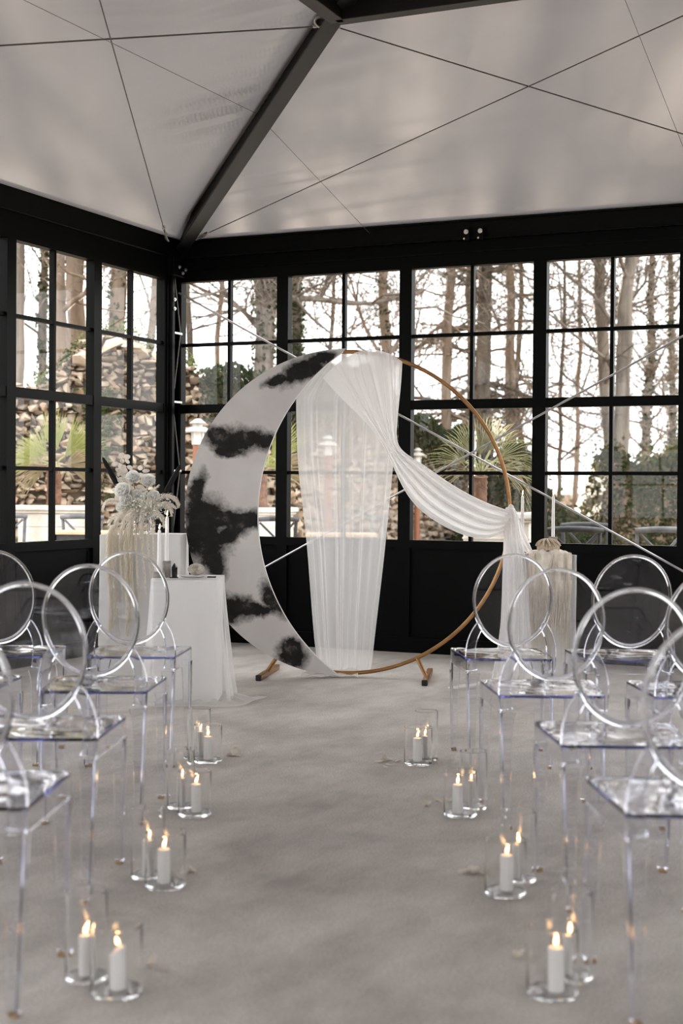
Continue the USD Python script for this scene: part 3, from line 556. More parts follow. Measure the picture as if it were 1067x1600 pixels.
for k in range(12):
    q = np.linspace(.12, 1.12, 10); th_ = 2 * PI * k / 12 + .5 * q; part(orn, 'rib', tube(np.stack([.068 * q * np.cos(th_), .062 * q * np.sin(th_), .016 + .048 * np.sqrt(np.clip(1.3 - q ** 2, 0, 2)) * .95], 1), .0075 * (1 - .3 * np.abs(q - .7)), 8), M['carved'])
sh = thing('fringed_shawl', 'cream lacy shawl with long fringe hanging over the front of the right pedestal', 'shawl', (1.262, 9.04, 0))
def shawl(a, b):
    x = -.10 + .27 * a; s = b * .56; top = s < .30; y = np.where(top, .10 - s, -.200 - .004 * np.sin(20 * a)); z = np.where(top, .790 + .030 * meshkit.noise(np.stack([a * 9, b * 9, a * 0], -1), 2) * np.sin(PI * np.clip(a * 1.02, 0, 1)) ** .5, .79 - (s - .30) * 1.0 + .0 * a)
    y = y - np.where(top, 0, .006 + .026 * meshkit.noise(np.stack([a * 14, b * 9, a * 0], -1), 5) * np.clip(1.6 - 2.2 * (b - .5), .3, 1)); return x, y, z
part(sh, 'lace_cloth', grid(shawl, 70, 60), M['cream'], True)
S = []
for i in range(230):
    x = RNG.uniform(-.10, .175); L_ = RNG.uniform(.22, .52) * (1.15 - .9 * abs(x - .02)); z = RNG.uniform(.60, .80); k = np.linspace(0, 1, 7)
    S.append(tube(np.stack([x + .006 * np.sin(9 * k + i) + RNG.normal(0, .004), -.204 - RNG.uniform(.002, .02) + .003 * np.sin(14 * k + i * 2), z - L_ * k], 1), .0016, 4, cap=False))
part(sh, 'fringe', S, M['cream'], True, kind='stuff')
S = []
for i in range(60):
    x = RNG.uniform(.165, .196); L_ = RNG.uniform(.5, .74); k = np.linspace(0, 1, 6); S.append(tube(np.stack([x + .004 * np.sin(7 * k + i), -.205 - RNG.uniform(0, .012) + 0 * k, .782 - L_ * k], 1), .0018, 4, cap=False))
part(sh, 'fringe', S, M['swag'], True, label='pale gauze strip hanging at the right edge', kind='stuff')

# flower arrangement
FO = np.array([-1.215, 8.68, .895])
fa = thing('flower_arrangement', 'white and cream dried flower arrangement with two black bulrushes on the tall pedestal', 'flowers', FO)
part(fa, 'bowl', lathe([(0, 0), (.045, 0), (.06, .02), (.066, .07), (.06, .11), (.056, .11), (.061, .07), (.055, .022), (0, .008)], 30), M['glass'])
def ranunculus(r, seed):
    rg = np.random.default_rng(seed); out = []
    for n, el, q in ((6, 5, 1.0), (7, 28, 1.0), (7, 48, .95), (6, 66, .85), (5, 80, .75)):
        for i in range(n):
            p = petal_patch(r * q, r * .62, .28, .62, 7, 6); p = rot(p, (0, 1, 0), -el + rg.normal(0, 4)); out.append(rot(p, (0, 0, 1), 360 * i / n + el * 3 + rg.normal(0, 5)))
    b = trimesh.creation.icosphere(2, r * .42); out.append(move(b, (0, 0, r * .34))); return join(out)
heads = [((-.052, -.05, .340), .054, (8, -60)), ((.038, -.04, .322), .054, (14, -66)), ((-.105, -.07, .262), .064, (-18, -66)), ((-.088, -.09, .208), .050, (-8, -80)), ((-.115, -.06, .165), .045, (-24, -70)), ((-.02, -.07, .24), .04, (10, -75)), ((.075, -.05, .235), .042, (25, -66))]
for k, (p, r, (yy, xx)) in enumerate(heads):
    hm = rot(rot(move(ranunculus(r, k), (0, 0, -.3 * r)), (1, 0, 0), -xx * 1.0), (0, 0, 1), yy); fl_ = part(fa, 'ranunculus', move(hm, p), M['petal'], True)
    part(fl_, 'stem', tube(spl([(0, 0, .07), (p[0] * .5, p[1] * .4, p[2] * .55), (p[0], p[1] + .01, p[2] - .01)], 8), .0032, 6), M['stem'])
def bulrush(base, tip, seed):
    b, t = np.asarray(base, float), np.asarray(tip, float); d = t - b; s = b + d * .34
    o = part(fa, 'bulrush', tube([s, s + (t - s) * .04, s + (t - s) * .12, s + (t - s) * .5, s + (t - s) * .85, s + (t - s) * .95, t], [.004, .013, .0165, .0165, .012, .007, .001], 12), M['bulrush'], label='black velvety bulrush spear')
    part(o, 'stem', tube([(0, 0, .06), b * .5 + s * .5, s], .003, 6), M['bulrush'])
bulrush((-.10, .0, .20), (-.243, -.02, .468), 1); bulrush((.09, .0, .16), (.232, .02, .43), 2)
def lunaria(base, tip, n, seed):
    rg = np.random.default_rng(seed); P = spl([(0, 0, .08), base, tip], 16); o = part(fa, 'honesty_stem', tube(P, np.linspace(.0022, .0012, 16), 5), M['cream'])
    for i in range(n):
        c = P[int(5 + 10.9 * i / n)] + rg.normal(0, .016, 3) * [1, .7, .5]; v, f = lathe([(0, .0012), (.55, .0010), (.85, .0006), (1, 0), (.85, -.0006), (0, -.0012)], 14); v = v * np.array([.023, .017, 1]) * rg.uniform(.75, 1.15)
        m_ = rot(rot((v, f), (1, 0, 0), rg.uniform(40, 130)), (0, 0, 1), rg.uniform(-60, 60)); m_ = rot(m_, (0, 1, 0), rg.uniform(-40, 40)); part(o, 'seed_disc', move(m_, c), M['lunaria'], True)
lunaria((-.10, -.01, .30), (-.125, -.02, .475), 26, 1); lunaria((-.13, 0, .24), (-.16, .0, .42), 20, 2); lunaria((.0, -.02, .30), (.015, -.01, .43), 15, 3); lunaria((-.06, -.03, .26), (-.075, -.02, .40), 16, 4)
def plume(parent, pts, wid, n, seed, m, name='pampas_plume', droop=.5, taperp=.6):
    rg = np.random.default_rng(seed); P = spl(pts, 24); T = np.gradient(P, axis=0); T /= np.linalg.norm(T, axis=1, keepdims=True); V, F = [], []
    for i in range(n):
        s = rg.uniform(.08, 1); k = min(22, int(s * 23)); fr_ = s * 23 - k; p = P[k] * (1 - fr_) + P[min(k + 1, 23)] * fr_; w = wid * (1 - s) ** taperp * rg.uniform(.5, 1.1) + wid * .18
        d = rg.normal(0, 1, 3); d -= T[k] * (d @ T[k]); d /= np.linalg.norm(d) + 1e-9; d = d * (.55 if name == 'pampas_plume' else .8) + T[k] * (.85 if name == 'pampas_plume' else .6); q1 = p + d * w * .55; q2 = p + d * w + np.array([0, 0, -droop * w * .6]); sd = np.cross(d, rg.normal(0, 1, 3)); sd /= np.linalg.norm(sd) + 1e-9; sd *= .0014
        b = len(V); V += [p - sd, p + sd, q1 + sd, q1 - sd, q2]; F += [(b, b + 1, b + 2), (b, b + 2, b + 3), (b + 3, b + 2, b + 4)]
    o = part(parent, name, tube(P, .0015, 5), m); part(o, 'plume_hair', (np.array(V), np.array(F)), m, False, kind='stuff'); return o
for k, (pts, wd, n) in enumerate([([(0, 0, .08), (.08, -.02, .20), (.15, -.03, .235), (.205, -.04, .215), (.222, -.04, .17)], .065, 520), ([(0, 0, .08), (.09, -.05, .17), (.16, -.07, .19), (.21, -.07, .16)], .055, 420), ([(0, 0, .08), (-.10, -.04, .17), (-.17, -.05, .205), (-.215, -.05, .20)], .06, 450),
        ([(0, 0, .08), (-.10, -.05, .12), (-.16, -.07, .11), (-.19, -.08, .06)], .06, 420), ([(0, 0, .08), (.06, -.08, .14), (.12, -.12, .12), (.15, -.13, .05)], .055, 380), ([(0, -.02, .08), (-.02, -.10, .13), (-.05, -.14, .08), (-.06, -.15, .0)], .06, 420), ([(0, 0, .08), (.05, .0, .25), (.10, .0, .30)], .05, 300), ([(0, 0, .10), (.10, -.03, .18), (.16, -.05, .17), (.185, -.06, .12)], .06, 420), ([(0, 0, .10), (-.08, -.08, .15), (-.13, -.11, .10), (-.15, -.12, .03)], .06, 420), ([(0, 0, .10), (-.03, -.10, .15), (-.09, -.135, .08), (-.10, -.14, -.03)], .055, 420), ([(0, 0, .10), (.02, -.10, .14), (.01, -.135, .07), (.01, -.14, -.02)], .05, 380), ([(0, 0, .1), (-.14, -.02, .20), (-.20, -.03, .20), (-.235, -.04, .14)], .055, 380)]):
    plume(fa, pts, wd, n, 10 + k, M['pampas'])
gs = []
for i in range(330):
    c = np.array([RNG.normal(.015, .062), RNG.normal(-.08, .035), RNG.normal(.165, .050)]); ic_ = trimesh.creation.icosphere(1, RNG.uniform(.0035, .007)); gs.append(move(ic_, c))
    if i % 3 == 0: gs.append(tube([(0, 0, .08), c * .6 + [0, 0, .03], c], .0009, 4, cap=False))
part(fa, 'filler_flower', gs, M['gyp'], True, kind='stuff')
# strands hanging down the front of the pedestal
for k, (x, L_, w, n) in enumerate([(-.185, .62, .026, 1300), (-.160, .55, .024, 1100), (-.080, .60, .027, 1300), (-.055, .52, .024, 1100), (-.115, .40, .016, 450), (-.02, .42, .014, 400), (.02, .36, .013, 320), (.055, .30, .012, 260), (-.14, .68, .010, 260), (.085, .33, .011, 240)]):
    zt = .07; pts = [(x * .6, -.06, zt), (x * .9, -.115, zt - .03), (x, -.128, -.06), (x + .01, -.13, -.06 - L_ * .4), (x + .004 * k, -.128, -L_)]
    o = plume(fa, pts, w * .95, int(n * 2.6), 50 + k, M['amar'], 'hanging_strand', 1.2, .2)

# ------------------------------------------------------------------ the clear oval-back chairs
def make_chair(loc, rz, label):
    t = thing('oval_back_chair', label, 'chair', loc, rz, 'clear acrylic chairs along the aisle')
    A = M['acrylic']
    def trap(o): return [(-.185 + o, -.205 + o), (.185 - o, -.205 + o), (.212 - o, .205 - o), (-.212 + o, .205 - o)]
    def csec(o, r): return manifold3d.CrossSection([np.array(Polygon(trap(o)).buffer(-r).buffer(r, quad_segs=6).exterior.coords[:-1])[::-1]])
    o1 = manifold3d.Manifold.extrude(csec(0, .022), .062); i1 = manifold3d.Manifold.extrude(csec(.007, .018), .053).translate([0, 0, -.001])
    seat = (o1 - i1).refine_to_length(.016)
    def dish(V): V = np.array(V); d = np.clip(1 - (V[:, 0] / .19) ** 2, 0, 1) * np.clip(1 - ((V[:, 1] + .01) / .20) ** 2, 0, 1); V[:, 2] -= np.where(V[:, 2] > .045, .008 * d ** .8 + d * (.0020 * np.sin(17 * V[:, 1] + 5 * V[:, 0] + 1) + .0016 * np.sin(27 * V[:, 0] - 13 * V[:, 1]) + .0009 * np.sin(55 * V[:, 1] + 25 * V[:, 0])), 0); return V
    seat = seat.warp_batch(dish).translate([0, 0, .402]); part(t, 'seat', seat, A, 35)
    for sx in (-1, 1):
        for sy in (-1, 1):
            y0 = .205 if sy > 0 else -.205; x0 = .212 if sy > 0 else .185; secs = []
            for z, a, dy, dx in ((.012, .029, (.0 if sy > 0 else -.035), -.006), (.10, .032, (.0 if sy > 0 else -.027), -.004), (.25, .039, (0 if sy > 0 else -.013), -.002), (.36, .047, 0 if sy > 0 else -.003, 0), (.4015, .058, 0, 0)):
                th = .0105; pl = Polygon([(0, 0), (a, 0), (a, th), (th, th), (th, a), (0, a)]).buffer(-.0035).buffer(.0035, quad_segs=3); L_ = np.array(pl.exterior.coords[:-1])
                k0 = int(np.argmin(np.hypot(L_[:, 0], L_[:, 1]))); L_ = np.roll(L_, -k0, axis=0); X = sx * (x0 + dx - L_[:, 0]); Y = y0 + dy - sy * L_[:, 1]; q = np.stack([X, Y, np.full(len(L_), z)], 1)
                ccw = pl.exterior.is_ccw; secs.append(q if (sx * sy > 0) == ccw else q[::-1])
            lg = part(t, 'leg', loft(secs), A, 50); s0 = secs[0]; c = (s0[:, :2].min(0) + s0[:, :2].max(0)) / 2
            part(lg, 'foot_cap', box(c[0] - .011, c[0] + .011, c[1] - .011, c[1] + .011, 0, .0118, .002), M['cork'], False)
    lean = lambda z: -.214 - (z - .51) * .20
    an = np.linspace(0, 2 * PI, 72, endpoint=False); ex, ez, cz = .163, .193, .716
    z = cz + ez * np.sin(an); ring = np.stack([ex * np.cos(an) * (1 + .03 * np.sin(an)), lean(z), z], 1); rr = .0068 + .0045 * np.clip(-np.sin(an) - .2, 0, 1)
    part(t, 'back_frame', tube(ring, rr, 12, closed=True), A, True)
    k = .968; o = np.stack([ring[:, 0] * k, lean(cz + (z - cz) * k), cz + (z - cz) * k], 1); ctr = np.array([[0, lean(cz), cz]]); n = len(o); off = np.array([0, .002, 0])
    V = np.vstack([o - off, o + off, ctr - off, ctr + off]); F = []
    for i in range(n):
        j = (i + 1) % n; F += [(2 * n, i, j), (2 * n + 1, n + j, n + i), (i, n + i, n + j), (i, n + j, j)]
    pm = trimesh.Trimesh(V, F, process=False); trimesh.repair.fix_normals(pm); part(t, 'back_panel', arr(pm), A, False)
    for sx in (-1, 1):
        P = spl([(sx * .166, -.2135, .415), (sx * .171, -.216, .465), (sx * .170, -.219, .515), (sx * .158, lean(.565) - .004, .565), (sx * .131, lean(.612), .612)], 14)
        part(t, 'stay', ribbon(P, np.linspace(.048, .036, 14), .015), A, 30)
    return t
side = lambda s, r: f'clear acrylic oval-back chair {s} of the aisle, {r}'
chairs = [(-.885, 6.22, -1, side('left', 'front row, beside the low tulle pedestal')), (-.868, 5.19, 0, side('left', 'second row from the front')), (-.880, 4.25, 0, side('left', 'third row from the front')), (-.885, 3.37, 0, side('left', 'nearest the camera, cut by the left edge')),
          (-1.45, 6.22, 0, 'clear acrylic oval-back chair of the left front row, cut by the left edge'), (-1.415, 5.19, 0, 'clear acrylic oval-back chair at the left edge, only its seat and legs seen, second row'),
          (.715, 6.24, 2, side('right', 'front row, in front of the fringed pedestal')), (.741, 5.17, 1, side('right', 'second row from the front')), (.813, 4.20, 0, side('right', 'third row from the front')), (.825, 3.35, 0, side('right', 'nearest the camera, cut by the right edge')),
          (1.225, 6.24, 0, 'clear acrylic oval-back chair second from the aisle in the right front row'), (1.290, 5.17, 0, 'clear oval-back chair of the right second row, away from the aisle, cut by right edge')]
c0 = None
for x, y, rz, lb in chairs:
    if c0 is None: c0 = make_chair((x, y, 0), rz, lb)
    else: dup(c0, (x, y, 0), rz, lb, 'clear acrylic chairs along the aisle')

# ------------------------------------------------------------------ candles in glass cylinders, petals on the floor
def vase_mesh(R, Hh, wl=.0036, base=.011):
    return lathe([(0, .001), (R - .003, .001), (R, .004), (R, Hh - .003), (R + .0003, Hh - .0018), (R - wl * .2, Hh - .0005), (R - wl / 2, Hh), (R - wl * .8, Hh - .0005), (R - wl - .0003, Hh - .0018), (R - wl, Hh - .003), (R - wl, base + .002), (R - wl - .003, base), (0, base)], 56)
def lantern(side_, row, kind, x, y, proto):
    R, Hh = (.060, .162) if kind == 'short' else (.050, .215)
    ds = 'short wide' if kind == 'short' else 'tall narrow'; lb = f'{ds} clear glass cylinder vase, {side_} of the aisle, {row}'
    g_ = f'{ds} glass cylinders along the aisle'
    if kind not in proto:
        t = thing('glass_cylinder', lb, 'vase', (x, y, 0), 0, g_); part(t, 'glass', vase_mesh(R, Hh), M['glass']); proto[kind] = t
    else: dup(proto[kind], (x, y, 0), 0, lb, g_)
proto = {}; cproto = {}
spots = [('left', 'nearest the camera', (-.516, 3.298), (-.604, 3.392)), ('left', 'third from the ring', (-.513, 4.191), (-.578, 4.286)), ('left', 'second from the ring', (-.522, 5.113), (-.585, 5.228)), ('left', 'farthest pair', (-.567, 6.109), (-.617, 6.216)),
         ('right', 'nearest the camera', (.502, 3.312), (.565, 3.422)), ('right', 'third from the ring', (.487, 4.138), (.546, 4.282)), ('right', 'second from the ring', (.439, 5.139), (.496, 5.254)), ('right', 'farthest pair', (.337, 6.094), (.377, 6.197))]
def sep(a, b, d):                                      # keep the two glasses of a pair from touching
    a, b = np.array(a), np.array(b); q = b - a; n_ = np.linalg.norm(q); return tuple(a), tuple(a + q * max(1, d / n_))
for i, (sd, rw, a, b) in enumerate(spots):
    a, b = sep(a, b, .1125)
    for kind, (x, y) in (('short', a), ('tall', b)):
        lantern(sd, rw, kind, x, y, proto)
        r, h = (.0190, .104) if kind == 'short' else (.0150, .098)
        lb = f'lit pillar candle in the {"short wide" if kind == "short" else "tall narrow"} cylinder {sd} of the aisle, {rw}'
        low = (i == 0 and kind == 'short')
        t = thing('pillar_candle', lb, 'candle', (x + RNG.normal(0, .004), y + RNG.normal(0, .004), .0115), float(RNG.uniform(0, 40)), 'white pillar candles in glass cylinders')
        candle_parts(t, r, h + (RNG.normal(0, .004)), 0, float(RNG.uniform(-.25, .35)), .019 if low else .029, .0056, .022 if low else 0)
def petal_pile(x, y, n, spread, size, seed, label, name='fallen_petal'):
    rg = np.random.default_rng(seed); t = thing(name, label, 'petals', (x, y, 0), float(rg.uniform(0, 360)))
    for i in range(n):
        p = petal_patch(size * rg.uniform(.7, 1.2), size * .36, .5 * rg.uniform(-.5, 1), rg.uniform(.1, .5), 7, 6); p = rot(p, (0, 0, 1), rg.uniform(0, 360)); p = rot(p, (1, 0, 0), rg.normal(0, 14)); v, f = p
        v = v - [0, 0, v[:, 2].min() - .002] + [*rg.normal(0, spread, 2), 0]; part(t, 'petal', (v, f), M['fallen'], True)
petal_pile(.40, 4.36, 7, .016, .034, 1, 'small heap of cream petals on the floor left of the third right-hand candle pair'); petal_pile(.452, 4.355, 2, .008, .026, 2, 'thin cream petal close beside the third right-hand short glass')
petal_pile(.333, 5.302, 2, .004, .038, 3, 'single pale curled petal on the floor left of the second right-hand candle pair'); petal_pile(.395, 5.36, 5, .018, .028, 4, 'scattered pale petals just behind the second right-hand short glass')
petal_pile(.225, 6.165, 6, .022, .036, 5, 'row of white petals on the floor left of the farthest right-hand candle pair'); petal_pile(.215, 6.035, 2, .012, .032, 6, 'two flat pale petals in front of the farthest right-hand candle pair')
petal_pile(-.49, 6.27, 6, .022, .038, 7, 'flat white petals on the floor right of the farthest left-hand candle pair'); petal_pile(-.468, 4.34, 6, .016, .032, 8, 'small heap of pale petals right of the third left-hand candle pair')
petal_pile(-.462, 3.475, 4, .012, .032, 9, 'cream petals on the floor right of the nearest left-hand candle'); petal_pile(.458, 3.58, 3, .010, .028, 10, 'cream petal on the floor left of the nearest right-hand candle')

# ================================================================== OUTSIDE
M['gravel'] = noisy('terrace_gravel', (.42, .37, .32), (.58, .53, .47), 30, .9, .5)
M['earth'] = noisy('leaf_litter', (.10, .065, .04), (.27, .19, .125), 2.2, .95, .8, 20, stretch=(1, 1, 1), bdist=.05)
M['core'] = noisy('wall_core_earth', (.055, .040, .028), (.15, .11, .08), 7, .95, .8, 25, bdist=.03)
stone_cols = [((.218, .166, .118), (.410, .320, .233)), ((.307, .237, .173), (.538, .435, .333)), ((.154, .125, .097), (.320, .262, .205)), ((.384, .307, .228), (.614, .512, .410)), ((.269, .186, .122), (.461, .333, .224))]
M['stones'] = [noisy(f'ruin_stone_{"abcde"[k]}', a, b, 9, .9, .8, 45, bdist=.012, lo=.3, hi=.7) for k, (a, b) in enumerate(stone_cols)]
M['moss'] = leafy('moss_and_ivy', (.055, .075, .03), (.20, .22, .11), tr=.25)
M['ivy'] = leafy('ivy_leaf', (.030, .042, .020), (.13, .145, .075), tr=.25)
M['drygrass'] = leafy('dry_undergrowth', (.06, .055, .03), (.25, .20, .12), tr=.3)
M['bark'] = [noisy(f'bark_{n}', a, b, 6, .9, .9, 22, stretch=(1, 1, .18), bdist=.02) for n, a, b in (('grey', (.10, .085, .07), (.22, .19, .16)), ('brown', (.12, .088, .064), (.25, .195, .148)), ('dark', (.06, .05, .04), (.14, .12, .095)))]
M['planter'] = noisy('antique_white_plaster', (.50, .455, .39), (.68, .65, .60), 5, .8, .4)
M['palmleaf'] = leafy('palm_leaf', (.36, .38, .15), (.66, .66, .38), tr=.4)
M['palmpale'] = leafy('pale_palm_leaf', (.38, .38, .22), (.66, .64, .46), tr=.35)
M['palmdry'] = leafy('dry_palm_leaf', (.36, .30, .19), (.56, .50, .36), tr=.35)
M['palmtrunk'] = noisy('palm_trunk', (.13, .065, .04), (.30, .16, .10), 14, .95, .8, bdist=.03)
M['lampmetal'] = plain('lamp_cap_metal', (.46, .44, .40), .5, .3)
M['lampglass'] = plain('frosted_lamp_glass', (.75, .74, .70), .3)
M['lamppost'] = plain('rusty_lamp_post', (.24, .095, .050), .6)
M['bistro'] = noisy('grey_painted_wood', (.085, .09, .10), (.15, .155, .17), 12, .55)
M['bistrodark'] = noisy('dark_painted_wood', (.022, .024, .028), (.045, .047, .05), 12, .5)
M['tabletop'] = noisy('pale_table_wood', (.48, .33, .20), (.64, .47, .31), 5, .5, stretch=(1, 8, 8))

# ------------------------------------------------------------------ ground, bank and hillside
WA0, WA1, WB1 = np.array([-6.4, 17.3]), np.array([-1.8, 18.6]), np.array([2.6, 30.0])
def sstep(a, b, x): t = np.clip((x - a) / (b - a), 0, 1); return t * t * (3 - 2 * t)
def behind(x, y):
    """distance behind the line of the ruined wall"""
    da = (WA1 - WA0) / np.linalg.norm(WA1 - WA0); na = np.array([-da[1], da[0]]); db = (WB1 - WA1) / np.linalg.norm(WB1 - WA1); nb = np.array([-db[1], db[0]])
    A_ = (x - WA0[0]) * na[0] + (y - WA0[1]) * na[1]; B_ = (x - WA1[0]) * nb[0] + (y - WA1[1]) * nb[1]; return np.minimum(A_, B_)
def gz(x, y):
    d = behind(x, y); z = -.06 + 2.25 * sstep(.25, 1.2, d) * (1 - .5 * sstep(-2, 3, x))
    hill = 1.9 * np.exp(-((x - 3.35) / .75) ** 2) + 1.75 * sstep(4.75, 5.25, x) * (1 + .1 * np.sin(3 * x)) + .45 * np.exp(-((x - 4.75) / .5) ** 2)
    z = np.maximum(z, -.06 + hill * sstep(24.0, 27.2, y) * (1 - .75 * sstep(28.5, 33, y)) * sstep(2.0, 3.0, x))
    return z + .12 * (meshkit.fbm(np.stack([x * .9, y * .9, x * 0], -1), 3, 3) - .5) * sstep(12, 16, y)
def ground(a, b):
    x = -30 + 66 * a; y = -22 + 92 * b ** 1.0; inside = 0; return x, y, np.where(y < 10, -.13, np.minimum(gz(x, y), 9))
gr = thing('ground', 'brown leaf-littered ground and bank outside the hall', None, kind='structure'); part(gr, 'earth', grid(ground, 200, 280), M['earth'], True)
te = thing('terrace', 'pale gravel terrace outside the window walls', None, kind='structure')
part(te, 'gravel', join([W(0, 0)[None] * 0 + 0 if False else box(-8, 9, 11.4, 16.6, -.10, -.015)]), M['gravel'], False)

# ------------------------------------------------------------------ ruined rubble wall, stone by stone
def stone_mesh(w, h, d, rg):
    p = rg.normal(0, 1, (11, 3)); p /= np.abs(p).max(1, keepdims=True) ** .8; p = np.clip(p, -1, 1) * [w / 2, d / 2, h / 2] * rg.uniform(.86, 1.04, (11, 1))
    return arr(trimesh.convex.convex_hull(p))
def rubble(name, label, P0, P1, top, sizes, seed, sel, maxp):
    rg = np.random.default_rng(seed); L = np.linalg.norm(P1 - P0); d = (P1 - P0) / L; n = np.array([d[1], -d[0]]); ang = math.degrees(math.atan2(d[1], d[0])); t = thing(name, label, 'wall')
    S, z = [], -.1
    while z < 4:
        hh = rg.uniform(*sizes[1]); x = rg.uniform(-.2, 0)
        while x < L:
            w = rg.uniform(*sizes[0]) * rg.choice([.7, 1, 1.5], p=[.35, .45, .2]); h = hh * rg.uniform(.8, 1.45); zc = z + hh / 2 + rg.normal(0, .018)
            if zc + h * .3 < top(x + w / 2):
                m = stone_mesh(w * 1.06, h * 1.05, rg.uniform(.16, .26), rg); m = rot(m, (0, 1, 0), rg.normal(0, 7)); m = rot(m, (0, 0, 1), ang + rg.normal(0, 9))
                c = P0 + d * (x + w / 2) + n * rg.normal(.0, .022); S.append((move(m, (c[0], c[1], zc)), x + w / 2, zc, w * h))
            x += w
        z += hh
    xs = np.linspace(0, L, 60); cm = []
    V = []
    for x in xs:
        zt = max(0, top(x) - .08); c = P0 + d * x
        for off in (-.04, -.55): V += [(*(c + n * off), -.1), (*(c + n * off), zt)]
    F = []
    for i in range(len(xs) - 1):
        a, b = 4 * i, 4 * i + 4; F += [(a, b, b + 1), (a, b + 1, a + 1), (a + 2, a + 3, b + 3), (a + 2, b + 3, b + 2), (a + 1, b + 1, b + 3), (a + 1, b + 3, a + 3)]
    part(t, 'wall_core', (np.array(V), np.array(F)), M['core'], False)
    idx = [i for i, s in enumerate(S) if sel(s)]; idx = set(sorted(idx, key=lambda i: -S[i][3])[:maxp]); rest = [[] for _ in range(5)]
    for i, s in enumerate(S):
        k = int(rg.choice(5, p=[.28, .27, .15, .18, .12]))
        if i in idx: part(t, 'stone', s[0], M['stones'][k], 25)
        else: rest[k].append(s[0])
    for k in range(5):
        if rest[k]: part(t, 'rubble', rest[k], M['stones'][k], 25, kind='stuff')
    return t
def topA(x): return 2.78 + .18 * math.sin(1.9 * x + 1) + .22 * math.sin(4.6 * x) * .5 + (.32 * math.exp(-((x - 3.65) / .42) ** 2)) - .25 * math.exp(-((x - 2.8) / .3) ** 2)
wa = rubble('stone_ruin', 'ruined rubble stone wall of brown stones beyond the left windows', WA0, WA1, topA, ((.075, .19), (.050, .105)), 4, lambda s: 1.9 < s[1] < 4.75 and s[2] > .6, 300)
def topB(x): return 2.68 - .03 * x + .10 * math.sin(2.3 * x) + .62 * math.exp(-((x - 5.4) / 1.9) ** 4)  # middle hump added, hidden by the drape, blocks low sun from the curtain
wb = rubble('stone_ruin', 'receding ivy-topped stretch of rubble stone wall behind the path lamps', WA1, WB1, topB, ((.11, .27), (.07, .13)), 5, lambda s: s[1] < 7 and s[2] > .6, 240)
rgw = np.random.default_rng(8)
def big(c, s, rz): m = stone_mesh(*s, rgw); m = rot(rot(m, (0, 1, 0), rz), (0, 0, 1), 12); part(wa, 'coping_stone', move(m, c), M['stones'][3 if rz > 0 else 1], 25)
big((-2.62, 18.05, 2.93), (.40, .14, .3), 22); big((-2.92, 18.0, 2.98), (.34, .16, .3), -14); big((-2.25, 18.15, 2.76), (.44, .15, .3), 26); big((-3.25, 17.9, 2.80), (.30, .17, .3), 6)
def ivy_on(label, P, N, size, seed, m, name='ivy'): return solo(name, leaf_cloud(P, N, size, seed), m, label, 'ivy', kind='stuff', smooth=False)
def wall_pts(P0, P1, n, zf, xf, seed, off=.14):
    rg = np.random.default_rng(seed); L = np.linalg.norm(P1 - P0); d = (P1 - P0) / L; nn = np.array([d[1], -d[0]]); x = xf(rg, n) ; z = zf(rg, x); o = off + rg.uniform(-.05, .10, n)
    return np.stack([P0[0] + d[0] * x + nn[0] * o, P0[1] + d[1] * x + nn[1] * o, z], 1), np.tile([nn[0], nn[1], .4], (n, 1))
P, N = wall_pts(WA0, WA1, 420, lambda r, x: 2.45 - r.gamma(1.3, .28, len(x)) * (1 + .6 * np.sin(6 * x)), lambda r, n: r.normal(3.42, .13, n), 1); ivy_on('trailing green ivy hanging down the ruined wall below its loose coping stones', P, N, .034, 1, M['moss'])
P, N = wall_pts(WA0, WA1, 700, lambda r, x: np.array([topA(q) for q in x]) + r.normal(0.02, .07, len(x)), lambda r, n: r.uniform(2.6, 4.7, n), 2, .05); ivy_on('moss and small plants along the top of the ruined wall at left', P, N, .024, 2, M['moss'])
P, N = wall_pts(WA1, WB1, 6500, lambda r, x: np.array([topB(q) for q in x]) + .06 - r.gamma(1.5, .32, len(x)), lambda r, n: r.uniform(-.3, 12, n), 13); solo('undergrowth', leaf_cloud(P, N, .045, 13), M['drygrass'], 'dry brown creeper over the receding rubble wall', 'undergrowth', kind='stuff', smooth=False)
P, N = wall_pts(WA1, WB1, 6000, lambda r, x: np.array([topB(q) for q in x]) + .10 - r.gamma(1.3, .22, len(x)), lambda r, n: r.uniform(-.3, 12, n), 3); ivy_on('dark ivy thickly covering the top of the receding rubble wall', P, N, .045, 3, M['ivy'])
rgh = np.random.default_rng(9); hx = rgh.uniform(2.2, 7.5, 16000); hy = rgh.uniform(24.5, 29.0, 16000); hz = gz(hx, hy)
for lb, sel, m_, sd in (('brown dry undergrowth covering the mound beyond the right windows', rgh.uniform(0, 1, 16000) < .6, M['drygrass'], 1), ('dark green ivy and brambles on the mound beyond the right windows', None, M['ivy'], 2)):
    if sel is not None: keep = sel
    q = keep if sd == 1 else ~keep
    solo('undergrowth', leaf_cloud(np.stack([hx, hy, hz + rgh.exponential(.09, 16000)], 1)[q], np.tile([0, -.7, .6], (q.sum(), 1)), .055, 20 + sd, 1.0), m_, lb, 'undergrowth', kind='stuff', smooth=False)

